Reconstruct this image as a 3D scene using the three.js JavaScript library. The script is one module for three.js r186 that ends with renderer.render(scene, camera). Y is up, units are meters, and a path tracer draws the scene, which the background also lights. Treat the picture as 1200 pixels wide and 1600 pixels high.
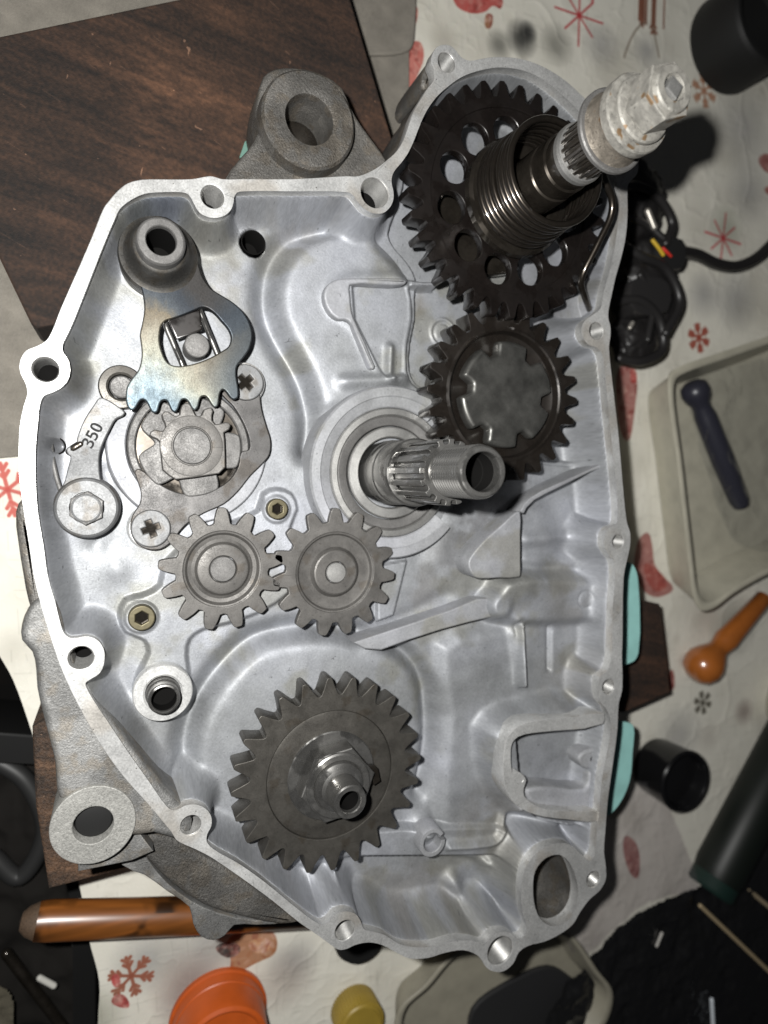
import * as THREE from 'three';
import { mergeGeometries, toCreasedNormals, mergeVertices } from 'three/addons/utils/BufferGeometryUtils.js';
import { FontLoader } from 'three/addons/loaders/FontLoader.js';
import { TextGeometry } from 'three/addons/geometries/TextGeometry.js';

// ---------------------------------------------------------------- camera, light, exposure
// Lengths below are in units of 0.28 mm; the gasket face of the casting lies at height 0, the table TABLE units under it.
const S = 0.00028, TABLE = 430, FOCAL = 1007, NADIR = [192.3, 742.8];
const scene = new THREE.Scene();
scene.background = new THREE.Color(0.014, 0.0145, 0.016);
const camera = new THREE.PerspectiveCamera(2 * Math.atan(800 / FOCAL) * 180 / Math.PI, 3 / 4, 0.01, 20);
const down = new THREE.Vector3((NADIR[0] - 600) / FOCAL, -(NADIR[1] - 800) / FOCAL, -1).normalize();
const lean = new THREE.Quaternion().setFromUnitVectors(down, new THREE.Vector3(0, 0, -1));     // lens axes -> level axes (x right, y up the picture, z up)
const level = new THREE.Quaternion().setFromAxisAngle(new THREE.Vector3(1, 0, 0), -Math.PI / 2);
camera.quaternion.copy(level).multiply(lean);
camera.position.set(0, (1000 + TABLE) * S, 0);
camera.focus = 1.0 * 1000 * S;
camera.userData.fStop = 6;
scene.add(camera);
const flash = new THREE.PointLight(0xfcfbf8, 0.97);
flash.name = 'flash_lamp';
flash.position.set(-112 * S, (1010 + TABLE) * S, -78 * S);
flash.castShadow = true; flash.shadow.radius = 0.22; flash.shadow.camera.near = 0.01; flash.shadow.mapSize.set(2048, 2048);
scene.add(flash);
const renderer = new THREE.WebGLRenderer({ antialias: true });
renderer.setSize(768, 1024);
renderer.toneMapping = THREE.LinearToneMapping;
renderer.toneMappingExposure = 1;
renderer.shadowMap.enabled = true;

// ---------------------------------------------------------------- helpers
let seed = 7;
const rnd = () => { seed = (seed * 1664525 + 1013904223) >>> 0; return seed / 4294967296; };
const V2 = (x, y) => new THREE.Vector2(x, y), V3 = (x, y, z) => new THREE.Vector3(x, y, z);
// the point at height h seen at (px, py) of the 1200 x 1600 photograph: [X, Z]
function at(px, py, h = 0) {
  const d = V3((px - 600) / FOCAL, -(py - 800) / FOCAL, -1).applyQuaternion(lean), k = (h - 1000) / d.z;
  return [d.x * k, -d.y * k];
}
const at3 = (px, py, h) => { const p = at(px, py, h); return V3(p[0], h, p[1]); };
const pairs = (s) => s.trim().split(/\s+/).map((q) => q.split(',').map(Number));
// traced outline "x,y x,y": plane points (X, -Z); crop = [offset x, offset y, scale]
const line = (s, h = 0, crop) => pairs(s).map(([x, y]) => { if (crop) { x = crop[0] + x / crop[2]; y = crop[1] + y / crop[2]; } const p = at(x, y, h); return V2(p[0], -p[1]); });
function smooth(pts, closed = true, div = 3) {
  const c = new THREE.CatmullRomCurve3(pts.map((p) => V3(p.x, p.y, 0)), closed, 'centripetal');
  const out = c.getPoints(pts.length * div).map((p) => V2(p.x, p.y));
  if (closed) out.pop();
  return out;
}
const ring2 = (cx, cy, r, n = 36, rot = 0) => Array.from({ length: n }, (_, i) => { const a = rot + i / n * Math.PI * 2; return V2(cx + r * Math.cos(a), cy + r * Math.sin(a)); });
// prism between heights h0 and h1 (top), outline and holes in plane points
function ext(outline, holes, h0, h1, bevel = 1.2, crease = 0.6, seg = 2) {
  const s = new THREE.Shape(outline);
  for (const q of holes || []) s.holes.push(new THREE.Path(q));
  const b = Math.min(bevel, (h1 - h0) / 2.2);
  let g = new THREE.ExtrudeGeometry(s, { depth: h1 - h0 - 2 * b, bevelEnabled: b > 0, bevelSize: b, bevelThickness: b, bevelOffset: -b, bevelSegments: seg, curveSegments: 12 });
  g = toCreasedNormals(g, crease);
  { // the two flat faces keep flat normals
    const p = g.attributes.position, nn = g.attributes.normal, top = h1 - h0 - b - 1e-4, bot = -b + 1e-4;
    for (let i = 0; i < p.count; i += 3) {
      const z = [p.getZ(i), p.getZ(i + 1), p.getZ(i + 2)], f = z.every((q) => q > top) ? 1 : z.every((q) => q < bot) ? -1 : 0;
      if (f) for (let k = 0; k < 3; k++) nn.setXYZ(i + k, 0, 0, f);
    }
  }
  g.rotateX(-Math.PI / 2);
  g.translate(0, h0 + b, 0);
  return g;
}
function lathe(profile, [cx, cz], n = 64, crease = 0.5, start = 0, len = Math.PI * 2) {
  let g = new THREE.LatheGeometry(profile.map(([r, h]) => V2(Math.max(r, 0.001), h)), n, start, len);
  g = toCreasedNormals(g, crease);
  return g.translate(cx, 0, cz);
}
function tube(points, r, n = 40, rs = 10, closed = false) {
  const c = new THREE.CatmullRomCurve3(points, closed, 'centripetal');
  const g = new THREE.TubeGeometry(c, n, r, rs, closed);
  if (closed) return g;
  const caps = [0, 1].map((t) => { const s = new THREE.SphereGeometry(r, rs, 6); const p = c.getPoint(t); return s.translate(p.x, p.y, p.z); });
  return merged([g, ...caps]);
}
function merged(list) {
  const flat = list.map((g) => { const q = g.index ? g.toNonIndexed() : g.clone(); for (const k of Object.keys(q.attributes)) if (!['position', 'normal', 'uv'].includes(k)) q.deleteAttribute(k); if (!q.attributes.uv) q.setAttribute('uv', new THREE.Float32BufferAttribute(new Float32Array(q.attributes.position.count * 2), 2)); q.clearGroups(); return q; });
  return flat.length === 1 ? flat[0] : mergeGeometries(flat);
}
// uv in metres, from the plane that each face lies closest to
function boxUV(g) {
  const p = g.attributes.position, uv = new Float32Array(p.count * 2), a = V3(), b = V3(), c = V3();
  for (let i = 0; i < p.count; i += 3) {
    a.fromBufferAttribute(p, i); b.fromBufferAttribute(p, i + 1).sub(a); c.fromBufferAttribute(p, i + 2).sub(a);
    b.cross(c); const x = Math.abs(b.x), y = Math.abs(b.y), z = Math.abs(b.z);
    for (let k = 0; k < 3; k++) {
      const j = i + k, X = p.getX(j), Y = p.getY(j), Z = p.getZ(j);
      uv[2 * j] = (y >= x && y >= z ? X : x > z ? Z : X); uv[2 * j + 1] = (y >= x && y >= z ? -Z : Y);
    }
  }
  g.setAttribute('uv', new THREE.BufferAttribute(uv, 2));
}
const used = new Map();
function numbered(name) { const n = used.get(name) || 0; used.set(name, n + 1); return n ? name + '_' + String(n).padStart(3, '0') : name; }
function thing(name, label, category, base, group) {
  const o = new THREE.Group();
  o.name = numbered(name); o.base = base.clone();
  o.position.set(base.x * S, (base.y + TABLE) * S, base.z * S);
  o.userData = { label, category };
  if (group) o.userData.group = group;
  scene.add(o);
  return o;
}
function part(parent, name, geos, material, label) {
  const g = merged([].concat(geos));
  const b = parent.base;
  g.translate(-b.x, -b.y, -b.z);
  g.scale(S, S, S);
  if (!parent.keepUV) boxUV(g);
  const m = new THREE.Mesh(g, material);
  m.name = name; m.base = b; m.castShadow = m.receiveShadow = true;
  if (label) m.userData.label = label;
  parent.add(m);
  return m;
}
function solo(name, label, category, base, geos, material, group) {       // a thing that is one mesh
  const holder = { base, add() {} }, m = part(holder, name, geos, material);
  m.name = numbered(name);
  m.position.set(base.x * S, (base.y + TABLE) * S, base.z * S);
  m.userData = { label, category };
  if (group) m.userData.group = group;
  scene.add(m);
  return m;
}
const sstep = (a, b, x) => { const t = Math.min(1, Math.max(0, (x - a) / (b - a))); return t * t * (3 - 2 * t); };

// ---------------------------------------------------------------- procedural textures (tileable value noise)
function noiseGrid(n, s) { const g = new Float32Array(n * n); let q = s * 7919 + 13; for (let i = 0; i < n * n; i++) { q = (q * 1664525 + 1013904223) >>> 0; g[i] = q / 4294967296; } return g; }
const grids = new Map();
function vnoise(u, v, n, s) {                    // u, v in 0..1, period 1, n cells
  const key = n + '_' + s; if (!grids.has(key)) grids.set(key, noiseGrid(n, s + n * 31));
  const g = grids.get(key), x = u * n, y = v * n, i = Math.floor(x), j = Math.floor(y), fx = x - i, fy = y - j;
  const sx = fx * fx * (3 - 2 * fx), sy = fy * fy * (3 - 2 * fy), w = (a) => ((a % n) + n) % n;
  const A = g[w(j) * n + w(i)], B = g[w(j) * n + w(i + 1)], C = g[w(j + 1) * n + w(i)], D = g[w(j + 1) * n + w(i + 1)];
  return (A + (B - A) * sx) * (1 - sy) + (C + (D - C) * sx) * sy;
}
const fbm = (u, v, n, s, o = 4) => { let a = 0, k = 0.5, t = 0; for (let i = 0; i < o; i++) { a += k * vnoise(u, v, n << i, s + i); t += k; k *= 0.55; } return a / t; };
function tex(size, metres, fn, srgb = true) {
  const d = new Uint8Array(size * size * 4);
  for (let y = 0; y < size; y++) for (let x = 0; x < size; x++) {
    const c = fn(x / size, y / size), o = (y * size + x) * 4;
    const [r, g, b] = typeof c === 'number' ? [c, c, c] : c;
    d[o] = Math.max(0, Math.min(255, r * 255)); d[o + 1] = Math.max(0, Math.min(255, g * 255)); d[o + 2] = Math.max(0, Math.min(255, b * 255)); d[o + 3] = 255;
  }
  const t = new THREE.DataTexture(d, size, size);
  t.wrapS = t.wrapT = THREE.RepeatWrapping; t.magFilter = THREE.LinearFilter; t.minFilter = THREE.LinearMipmapLinearFilter; t.generateMipmaps = true;
  t.colorSpace = srgb ? THREE.SRGBColorSpace : THREE.NoColorSpace;
  t.repeat.set(1 / metres, 1 / metres); t.needsUpdate = true;
  return t;
}
const resized = (t, m) => { const c = t.clone(); c.repeat.set(1 / m, 1 / m); c.needsUpdate = true; return c; };
const T = {};
T.cast = tex(1024, 0.16, (u, v) => { const st = sstep(0.58, 0.75, fbm(u, v, 7, 17)), sc = vnoise(u, v, 300, 18) > 0.985 ? 0.8 : 1; const a = fbm(u, v, 4, 1), b = fbm(u, v, 24, 5, 3), f = vnoise(u, v, 256, 9); const k = 0.80 + 0.24 * (a - 0.5) + 0.12 * (b - 0.5) + 0.07 * (f - 0.5); const d = vnoise(u, v, 128, 14) > 0.965 ? 0.75 : 1; const e = k * d * sc; return [e * (1 - 0.07 * st), e * (1 - 0.08 * st), e * (1.0 + 0.05 * (a - 0.5) - 0.12 * st)]; });
T.castRough = tex(512, 0.09, (u, v) => 0.66 + 0.34 * fbm(u, v, 5, 21) - 0.12 * vnoise(u, v, 200, 3) , false);
T.grain = tex(512, 0.03, (u, v) => 0.5 + 0.5 * (fbm(u, v, 64, 31, 3) - 0.5) + 0.25 * (vnoise(u, v, 8, 40) - 0.5), false);
T.faced = tex(512, 0.07, (u, v) => { const a = vnoise(u * 1, v, 8, 51), s = vnoise(u + 0.15 * v, v * 1, 180, 53), n = vnoise(u, v, 90, 55); const nick = vnoise(u, v, 64, 57) > 0.975 ? 0.55 : 1; return (0.82 + 0.12 * (a - 0.5) + 0.16 * (s - 0.5) + 0.1 * (n - 0.5)) * nick; });
T.facedRough = tex(512, 0.05, (u, v) => 0.72 + 0.35 * (fbm(u, v, 12, 61, 4) - 0.5) + 0.25 * (vnoise(u, v, 160, 63) - 0.5), false);
T.steel = tex(512, 0.04, (u, v) => 0.82 + 0.22 * (fbm(u, v, 6, 71) - 0.5) + 0.16 * (vnoise(u, v, 200, 73) - 0.5));
T.oily = tex(512, 0.05, (u, v) => { const a = fbm(u, v, 5, 81), b = fbm(u, v, 40, 85, 3); const k = 0.75 + 0.22 * (a - 0.5) + 0.14 * (b - 0.5); return [k * 1.03, k * 0.98, k * 0.93]; });
T.oilyRough = tex(512, 0.06, (u, v) => 0.35 + 0.8 * sstep(0.38, 0.62, fbm(u, v, 6, 91)) - 0.15 * vnoise(u, v, 120, 93), false);
T.grime = tex(512, 0.07, (u, v) => { const a = sstep(0.35, 0.65, fbm(u, v, 5, 101)), b = sstep(0.45, 0.7, fbm(u, v, 14, 105)); const c = vnoise(u, v, 180, 107); const k = 0.84 - 0.16 * a + 0.16 * (c - 0.5) - (vnoise(u, v, 110, 109) > 0.93 ? 0.25 : 0); return [k * (1 - 0.02 * b), k * (1 - 0.05 * b), k * (1 - 0.09 * b)]; });
T.mottle = tex(512, 0.04, (u, v) => 0.78 + 0.5 * (fbm(u, v, 6, 181, 5) - 0.5) + 0.12 * (vnoise(u, v, 200, 183) - 0.5));
T.creases = tex(512, 0.22, (u, v) => { const a = Math.abs(fbm(u, v, 4, 191) - 0.5), b = Math.abs(fbm(u, v, 7, 195) - 0.5); return 0.5 + 0.5 * Math.exp(-a * 26) + 0.25 * Math.exp(-b * 30) + 0.06 * (vnoise(u, v, 200, 199) - 0.5); }, false);
T.pits = tex(512, 0.03, (u, v) => 0.6 * fbm(u, v, 40, 111, 3) + 0.4 * (vnoise(u, v, 90, 113) > 0.82 ? 0 : 1), false);
T.rust = tex(512, 0.05, (u, v) => { const r = sstep(0.60, 0.70, fbm(u, v, 11, 121, 3)) * 0.7, n = fbm(u, v, 24, 125, 3); const k = 0.80 + 0.34 * (n - 0.5), d = vnoise(u, v, 70, 129) > 0.93 ? 0.6 : 1; return [k * d * (1 - 0.25 * r), k * d * (1 - 0.45 * r), k * d * (1 - 0.66 * r)]; });
function stretched(u, v, nx, ny, s) {        // value noise with nx by ny cells
  const key = nx + '_' + ny + '_' + s; if (!grids.has(key)) grids.set(key, noiseGrid(Math.max(nx, ny), s + 977));
  const g = grids.get(key), N = Math.max(nx, ny), x = u * nx, y = v * ny, i = Math.floor(x), j = Math.floor(y), fx = x - i, fy = y - j, sx = fx * fx * (3 - 2 * fx), sy = fy * fy * (3 - 2 * fy), a = (q) => ((q % nx) + nx) % nx, b = (q) => ((q % ny) + ny) % ny;
  const A = g[b(j) * N + a(i)], B = g[b(j) * N + a(i + 1)], C = g[b(j + 1) * N + a(i)], E = g[b(j + 1) * N + a(i + 1)];
  return (A + (B - A) * sx) * (1 - sy) + (C + (E - C) * sx) * sy;
}
T.wood = tex(1024, 0.3, (u, v) => {
  const q = (v + 0.035 * (fbm(u, v, 3, 131) - 0.5) + 1) % 1, g = 0.55 * stretched(u, q, 5, 40, 133) + 0.3 * stretched(u, q, 12, 110, 135) + 0.25 * stretched(u, q, 30, 280, 137);
  const l = sstep(0.5, 0.78, fbm(u, v, 6, 141)) * stretched(u, v, 60, 160, 143), n = vnoise(u, v, 256, 144), d = sstep(0.5, 0.75, fbm(u, v, 4, 145));
  const k = 0.30 + 0.40 * (g - 0.55) + 0.22 * l + 0.16 * (n - 0.5) - 0.08 * d;
  const chip = vnoise(u, v, 90, 147) > 0.982 ? 0.4 : stretched(u, (v + 0.3 * u) % 1, 24, 260, 149) > 0.955 ? 0.16 : 0;
  return [k * 0.90 + 0.10 + chip, k * 0.70 + 0.085 + chip * 0.9, k * 0.53 + 0.075 + chip * 0.8];
});
T.woodPale = tex(256, 0.12, (u, v) => { const g = 0.6 * stretched(u, v, 3, 24, 155) + 0.4 * stretched(u, v, 8, 70, 157), k = 0.55 + 0.3 * (g - 0.5) - 0.3 * sstep(0.55, 0.7, fbm(u, v, 5, 159)); return [k, k * 0.66, k * 0.36]; });
T.weave = tex(512, 0.03, (u, v) => { const a = Math.sin(u * Math.PI * 2 * 24), b = Math.sin(v * Math.PI * 2 * 24), k = 0.62 + 0.16 * Math.max(a * b, -a * b * 0.6) + 0.16 * (fbm(u, v, 4, 151) - 0.5) + 0.2 * (vnoise(u, v, 200, 153) - 0.5); return [k, k * 0.97, k * 0.92]; });
T.scuff = tex(256, 0.09, (u, v) => 0.82 + 0.14 * (fbm(u, v, 8, 161) - 0.5), true);

function scratched(size, metres, base, n, s, dirt) {       // worn machined metal: mottled grey with fine scratches and nicks
  let q = s * 99991 + 7; const r = () => { q = (q * 1664525 + 1013904223) >>> 0; return q / 4294967296; };
  const cv = document.createElement('canvas'); cv.width = cv.height = size; const c = cv.getContext('2d'), im = c.createImageData(size, size);
  for (let y = 0; y < size; y++) for (let x = 0; x < size; x++) { const u = x / size, v = y / size, k = 255 * (base + 0.26 * (fbm(u, v, 7, s, 4) - 0.5) + 0.12 * (vnoise(u, v, 220, s + 5) - 0.5)), o = (y * size + x) * 4, d = dirt * sstep(0.55, 0.75, fbm(u, v, 5, s + 9)); im.data[o] = k * (1 - d * 0.8); im.data[o + 1] = k * (1 - d); im.data[o + 2] = k * (1 - d * 1.25); im.data[o + 3] = 255; }
  c.putImageData(im, 0, 0);
  for (let i = 0; i < n; i++) { const x = r() * size, y = r() * size, a = r() * 6.3, l = 4 + r() * r() * 70, lite = r() < 0.55; c.strokeStyle = lite ? `rgba(255,252,245,${0.08 + r() * 0.3})` : `rgba(10,10,8,${0.08 + r() * 0.3})`; c.lineWidth = 0.5 + r() * 1.1; c.beginPath(); c.moveTo(x, y); c.lineTo(x + l * Math.cos(a), y + l * Math.sin(a)); c.stroke(); }
  for (let i = 0; i < n / 6; i++) { c.fillStyle = `rgba(20,17,12,${0.2 + r() * 0.5})`; c.beginPath(); c.arc(r() * size, r() * size, 0.6 + r() * 2, 0, 7); c.fill(); }
  const t = new THREE.CanvasTexture(cv); t.wrapS = t.wrapT = THREE.RepeatWrapping; t.colorSpace = THREE.SRGBColorSpace; t.repeat.set(1 / metres, 1 / metres); return t;
}
T.scrFlange = scratched(1024, 0.11, 0.86, 900, 301, 0.10);
T.scrGear = scratched(512, 0.035, 0.82, 420, 311, 0.12);
T.scrPlate = scratched(512, 0.04, 0.80, 500, 321, 0.14);

function mat(color, roughness, metalness, o = {}) {
  const m = new THREE.MeshPhysicalMaterial({ color: new THREE.Color().setRGB(...color), roughness, metalness });
  Object.assign(m, o);
  return m;
}
const M = {
  cast: mat([0.46, 0.474, 0.5], 0.88, 0.68, { vertexColors: true, clearcoat: 0.25, clearcoatRoughness: 0.38, map: T.cast, roughnessMap: T.castRough, bumpMap: T.grain, bumpScale: 0.00012 }),
  castPlain: mat([0.48, 0.492, 0.515], 0.80, 0.70, { map: T.cast, roughnessMap: T.castRough, bumpMap: T.grain, bumpScale: 0.00012 }),
  castFine: mat([0.45, 0.457, 0.478], 0.90, 0.5, { map: T.cast, roughnessMap: T.castRough, bumpMap: T.grain, bumpScale: 0.00006 }),
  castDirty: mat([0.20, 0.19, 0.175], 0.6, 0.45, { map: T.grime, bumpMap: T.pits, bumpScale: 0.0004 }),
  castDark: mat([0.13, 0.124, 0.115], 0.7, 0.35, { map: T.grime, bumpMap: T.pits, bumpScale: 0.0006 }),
  castGrey: mat([0.33, 0.328, 0.32], 0.60, 0.6, { map: T.grime, bumpMap: T.grain, bumpScale: 0.0003 }),
  faced: mat([0.68, 0.68, 0.67], 0.54, 0.55, { map: T.scrFlange, roughnessMap: T.facedRough, bumpMap: T.facedRough, bumpScale: 0.00004 }),
  facedOld: mat([0.42, 0.415, 0.39], 0.62, 0.5, { map: T.faced, bumpMap: T.pits, bumpScale: 0.0002 }),
  steel: mat([0.19, 0.185, 0.18], 0.92, 0.6, { map: T.steel, roughnessMap: T.facedRough }),
  bright: mat([0.50, 0.495, 0.48], 0.46, 0.8, { map: T.steel }),
  zinc: mat([0.24, 0.243, 0.247], 0.80, 0.6, { map: T.scrPlate, roughnessMap: T.castRough }),
  gearGrey: mat([0.145, 0.138, 0.13], 0.78, 0.55, { map: T.scrGear, roughnessMap: T.facedRough, bumpMap: T.grain, bumpScale: 0.00003 }),
  gearCrank: mat([0.105, 0.098, 0.087], 0.62, 0.6, { map: T.scrGear, roughnessMap: T.facedRough, bumpMap: T.grain, bumpScale: 0.00003 }),
  gearDark: mat([0.021, 0.0185, 0.0185], 0.42, 0.45, { map: T.oily, roughnessMap: T.oilyRough, clearcoat: 0.5, clearcoatRoughness: 0.25 }),
  gearIdler: mat([0.034, 0.031, 0.029], 0.42, 0.5, { map: T.oily, roughnessMap: T.oilyRough, clearcoat: 0.6, clearcoatRoughness: 0.2 }),
  oilSteel: mat([0.085, 0.081, 0.074], 0.38, 0.8, { map: T.oily, roughnessMap: T.oilyRough, clearcoat: 0.6, clearcoatRoughness: 0.12 }),
  shaft: mat([0.26, 0.255, 0.245], 0.42, 0.85, { map: T.steel, roughnessMap: T.oilyRough }),
  spring: mat([0.075, 0.07, 0.064], 0.28, 0.85, { map: T.oily, clearcoat: 0.9, clearcoatRoughness: 0.1 }),
  bore: mat([0.004, 0.0038, 0.0036], 0.9, 0, { specularIntensity: 0.15 }),
  black: mat([0.007, 0.007, 0.007], 0.7, 0, { specularIntensity: 0.5 }),
  blackGloss: mat([0.006, 0.006, 0.0065], 0.22, 0, { specularIntensity: 0.7 }),
  rustZinc: mat([0.37, 0.355, 0.32], 0.62, 0.4, { map: T.rust, bumpMap: T.pits, bumpScale: 0.00012 }),
  rustDark: mat([0.34, 0.30, 0.25], 0.5, 0.6, { map: T.rust, bumpMap: T.pits, bumpScale: 0.0002 }),
  brass: mat([0.17, 0.165, 0.11], 0.5, 0.65, { map: T.oily }),
  plate: mat([0.12, 0.116, 0.114], 0.72, 0.65, { map: T.scrPlate, roughnessMap: T.facedRough }),
  wood: mat([0.27, 0.215, 0.195], 0.85, 0, { map: T.wood, bumpMap: T.grain, bumpScale: 0.0004 }),
};

// ---------------------------------------------------------------- the crankcase half: outlines traced on its gasket face
const OUT1 = '222,280.5 260,280 300,279.5 320,276 330,275 340,277.5 347,279.5 385,279.5 460,279.5 540,275 560,275 586,264 606,249 620,236 630,220 636,204 644,180 649,169 660,151 668,138 676,128 679,121 678,108 673.6,96 676,84 682,74 692,69.6 704,71 712,78 720,88 728,93 736,94.4 750,92 764,89.6 780,88.6 810,91 840,100 870,116 890,131 905,145 940,180 965,212 985,232 997,250 996,271 988,280 982,288 980.6,300 981,330 978,370 970,406 962,434 955,466 951,486 951,498 954,510 954,526 952,540 953,560 956,587 961,630 967,683 975,775 980,817 985,833 984.6,854 981,871 975,900 973,1000 972,1025 973,1060 972,1080 967,1100 965,1140 957,1200 950,1250 946,1300 944,1330 947,1355 946.5,1375 937,1392 922,1405 907,1425 895,1445 875,1460 850,1472 826,1478 811,1488 802,1506 787,1518 772,1518.6 760,1512 752.5,1500 745,1492.5 724,1485 694,1489.5 670,1497 640,1498';
const OUT2 = '622,1490 597,1477 576,1473 555,1477 542,1483 530,1484.6 517.5,1477 497,1462 467.5,1441.7 426,1408 384,1377 351,1354 330,1340 305,1327 284,1318 275,1312 267.5,1300 260,1291 230,1255 200,1222 170,1183 140,1135 110,1078 92,1036 80,1000 69.5,967 62,940 52.5,900 45,850 35,787 29,737 29,695 31,662 37.5,632 42.5,615 40,600 32.5,585 30,572 34,557 42,547 57,541 72,532 80,520 95,482 120,425 145,367 162,325 170,314 185,297 200,286';
const IN1 = '160,385 177,345 187,325 205,311 225,302 247,299.5 285,299.5 294,302.5 300,310 305,320 312,331 322,337 335,339.5 350,336 360,327 364,315 365,307 370,300 380,298 460,298 540,299 548,301 555,308 562,318 572,327 584,332.4 598,332 608,324 613.6,312 614,300 611,286 611.6,276 616,266 626,254 636,240 644,224 652,204 660,184 670,166 684,148 700,134 720,120 740,112 760,107 780,104.5 810,107.5 835,116 865,136 890,158 920,190 945,222 958,255 963,280 968,300 968,330 962,380 954,420 944,456 939,482 926,493 914,502 909,514 911,526 920,538 934,543 941,552 946,587 952,650 960,725 966,800 964,819 952,825 945,837.5 945,854 952,867 959,877 962,900 958,950 956,1025';
const IN2 = '950,1048 938,1058 935,1075 938,1095 948,1108 955,1130 949,1176 941,1218 937,1266 933,1300 929,1338 922,1346 910,1338 895,1323 880,1318 862,1320 844,1329 827,1347 818,1368 815,1395 817,1425 823,1443 823.6,1455 817,1465 809,1467 803,1462 793,1457 778,1458 767,1465 760,1473 754,1475 739,1471 724,1470 700,1473 676,1480 640,1480 622,1475 601,1462 580,1456 567.5,1452 563,1440 555,1429 538,1425 524,1430 513,1442 505,1446 497,1444 467,1423 413,1379 372,1350 332,1327 322,1315 323,1303 329,1291 329,1276 320,1264 305,1258 290,1259.5 278,1265.5 269,1267 260,1261 230,1219 200,1177 170,1132 146,1096 134,1075 132.5,1067 140,1061 155,1051 162,1033 161,1015 152,1001.5 137,995.5 119,997.6 107,997 98,988 92,970 84.5,940 73,900 66,850 57.5,800 54,750 54,700 57.5,660 61,630 67.5,617 82.5,611 97.5,602 106,590 108,575 105,562 97.5,551 96,540 105,520 114,500';
const OUTER = smooth([...line(OUT1), ...line(OUT2)]), INNER = smooth([...line(IN1), ...line(IN2)]);
const OVAL = smooth(line('832,1386 836,1360 850,1342 866,1335 880,1337 893,1352 902,1378 904,1400 899,1422 886,1440 866,1448 848,1441 836,1420'));
// threaded holes in the gasket face: pixel centre, half height in pixels, depth
const HOLES = [[332, 307, 18.5, 70], [71, 577, 20, 60], [585.6, 301, 24, 55], [698, 97, 16, 60], [932, 517, 14, 55], [966, 846, 11.5, 50], [951, 1073, 12, 50], [927, 1374, 12.5, 55], [781.6, 1485.6, 22, 90], [539, 1454, 16, 60], [298, 1289.5, 15.5, 60], [126.5, 1028, 18.5, 60], [976, 256, 13, 60]]
  .map(([x, y, r, d]) => { const a = at(x, y), b = at(x, y - r), c = at(x, y + r); return { x: a[0], z: a[1], r: Math.hypot(b[0] - c[0], b[1] - c[1]) / 2, d }; });
const caseBase = V3(280, -230, 120);
const kase = thing('crankcase_half', 'large silver cast aluminium engine crankcase half lying open side up in the middle', 'crankcase', caseBase);
part(kase, 'gasket_flange', ext(OUTER, [INNER, OVAL, ...HOLES.map((q) => ring2(q.x, -q.z, q.r, 32))], -24, 0, 0.9), M.faced);
for (const q of HOLES) {
  const p = [[q.r + 1.5, -0.9], [q.r - 0.5, -2.5]];
  for (let h = -4, k = 0; h > -q.d; h -= 2.2, k++) p.push([q.r - 0.4 - (k % 2) * 1.5, h]);
  p.push([q.r - 2, -q.d]);
  const bh = part(kase, 'bolt_hole', lathe(p, [q.x, q.z], 32, 0.2), M.bright);
  part(bh, 'hole_bottom', lathe([[q.r - 1.2, -q.d + 0.5], [q.r * 0.5, -q.d - 5], [0.01, -q.d - 8]], [q.x, q.z], 24, 0.4), M.bore);
}
{ // outer wall under the flange
  const shrink = (pts, d) => { const c = pts.length; return pts.map((p, i) => { const a = pts[(i + c - 2) % c], b = pts[(i + 2) % c], t = b.clone().sub(a).normalize(); const s = area(pts) > 0 ? 1 : -1; return V2(p.x - t.y * d * s, p.y + t.x * d * s); }); };
  function area(p) { let a = 0; for (let i = 0; i < p.length; i++) { const q = p[(i + 1) % p.length]; a += p[i].x * q.y - q.x * p[i].y; } return a; }
  const o = shrink(OUTER, 3.5), inn = shrink(INNER, -3), ov = OVAL;
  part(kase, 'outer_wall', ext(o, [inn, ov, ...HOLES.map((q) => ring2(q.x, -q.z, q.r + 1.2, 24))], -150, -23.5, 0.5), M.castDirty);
}

// the floor inside: one height field with the relief of the casting
const seg = (pts, closed) => { const a = []; for (let i = 0; i < pts.length - (closed ? 0 : 1); i++) { const p = pts[i], q = pts[(i + 1) % pts.length]; a.push([p.x, p.y, q.x - p.x, q.y - p.y]); } return a; };
function dist(segs, x, y) { let m = 1e18; for (const [ax, ay, dx, dy] of segs) { let t = ((x - ax) * dx + (y - ay) * dy) / (dx * dx + dy * dy + 1e-9); t = t < 0 ? 0 : t > 1 ? 1 : t; const ex = x - ax - t * dx, ey = y - ay - t * dy, d = ex * ex + ey * ey; if (d < m) m = d; } return Math.sqrt(m); }
function inside(segs, x, y) { let c = false; for (const [ax, ay, dx, dy] of segs) { const by = ay + dy; if ((ay > y) !== (by > y) && x < dx * (y - ay) / dy + ax) c = !c; } return c; }
const feats = [], softOnly = (q, w, hard) => { q.soft = w > 9 && !hard; feats.push(q); };
function bbox(pts, m) { let a = 1e9, b = -1e9, c = 1e9, d = -1e9; for (const p of pts) { a = Math.min(a, p.x); b = Math.max(b, p.x); c = Math.min(c, p.y); d = Math.max(d, p.y); } return [a - m, b + m, c - m, d + m]; }
const FH = -95, LH = (to) => (to < -130 ? FH : to);
const ridge = (s, amp, w, div = 3) => { const p = smooth(line(s, FH), false, div); softOnly({ box: bbox(p, w * 2.6), segs: seg(p), f: (h, d) => h + amp * Math.exp(-d * d / (w * w)) }, w); };
const area = (s, to, w, soft = true, hard = false) => { const p = soft ? smooth(line(s, LH(to)), true, 2) : line(s, LH(to)); softOnly({ box: bbox(p, w), segs: seg(p, true), poly: true, f: (h, d) => { const t = sstep(w / 2, -w / 2, d); return h + (to - h) * t; } }, w, hard); };
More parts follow.
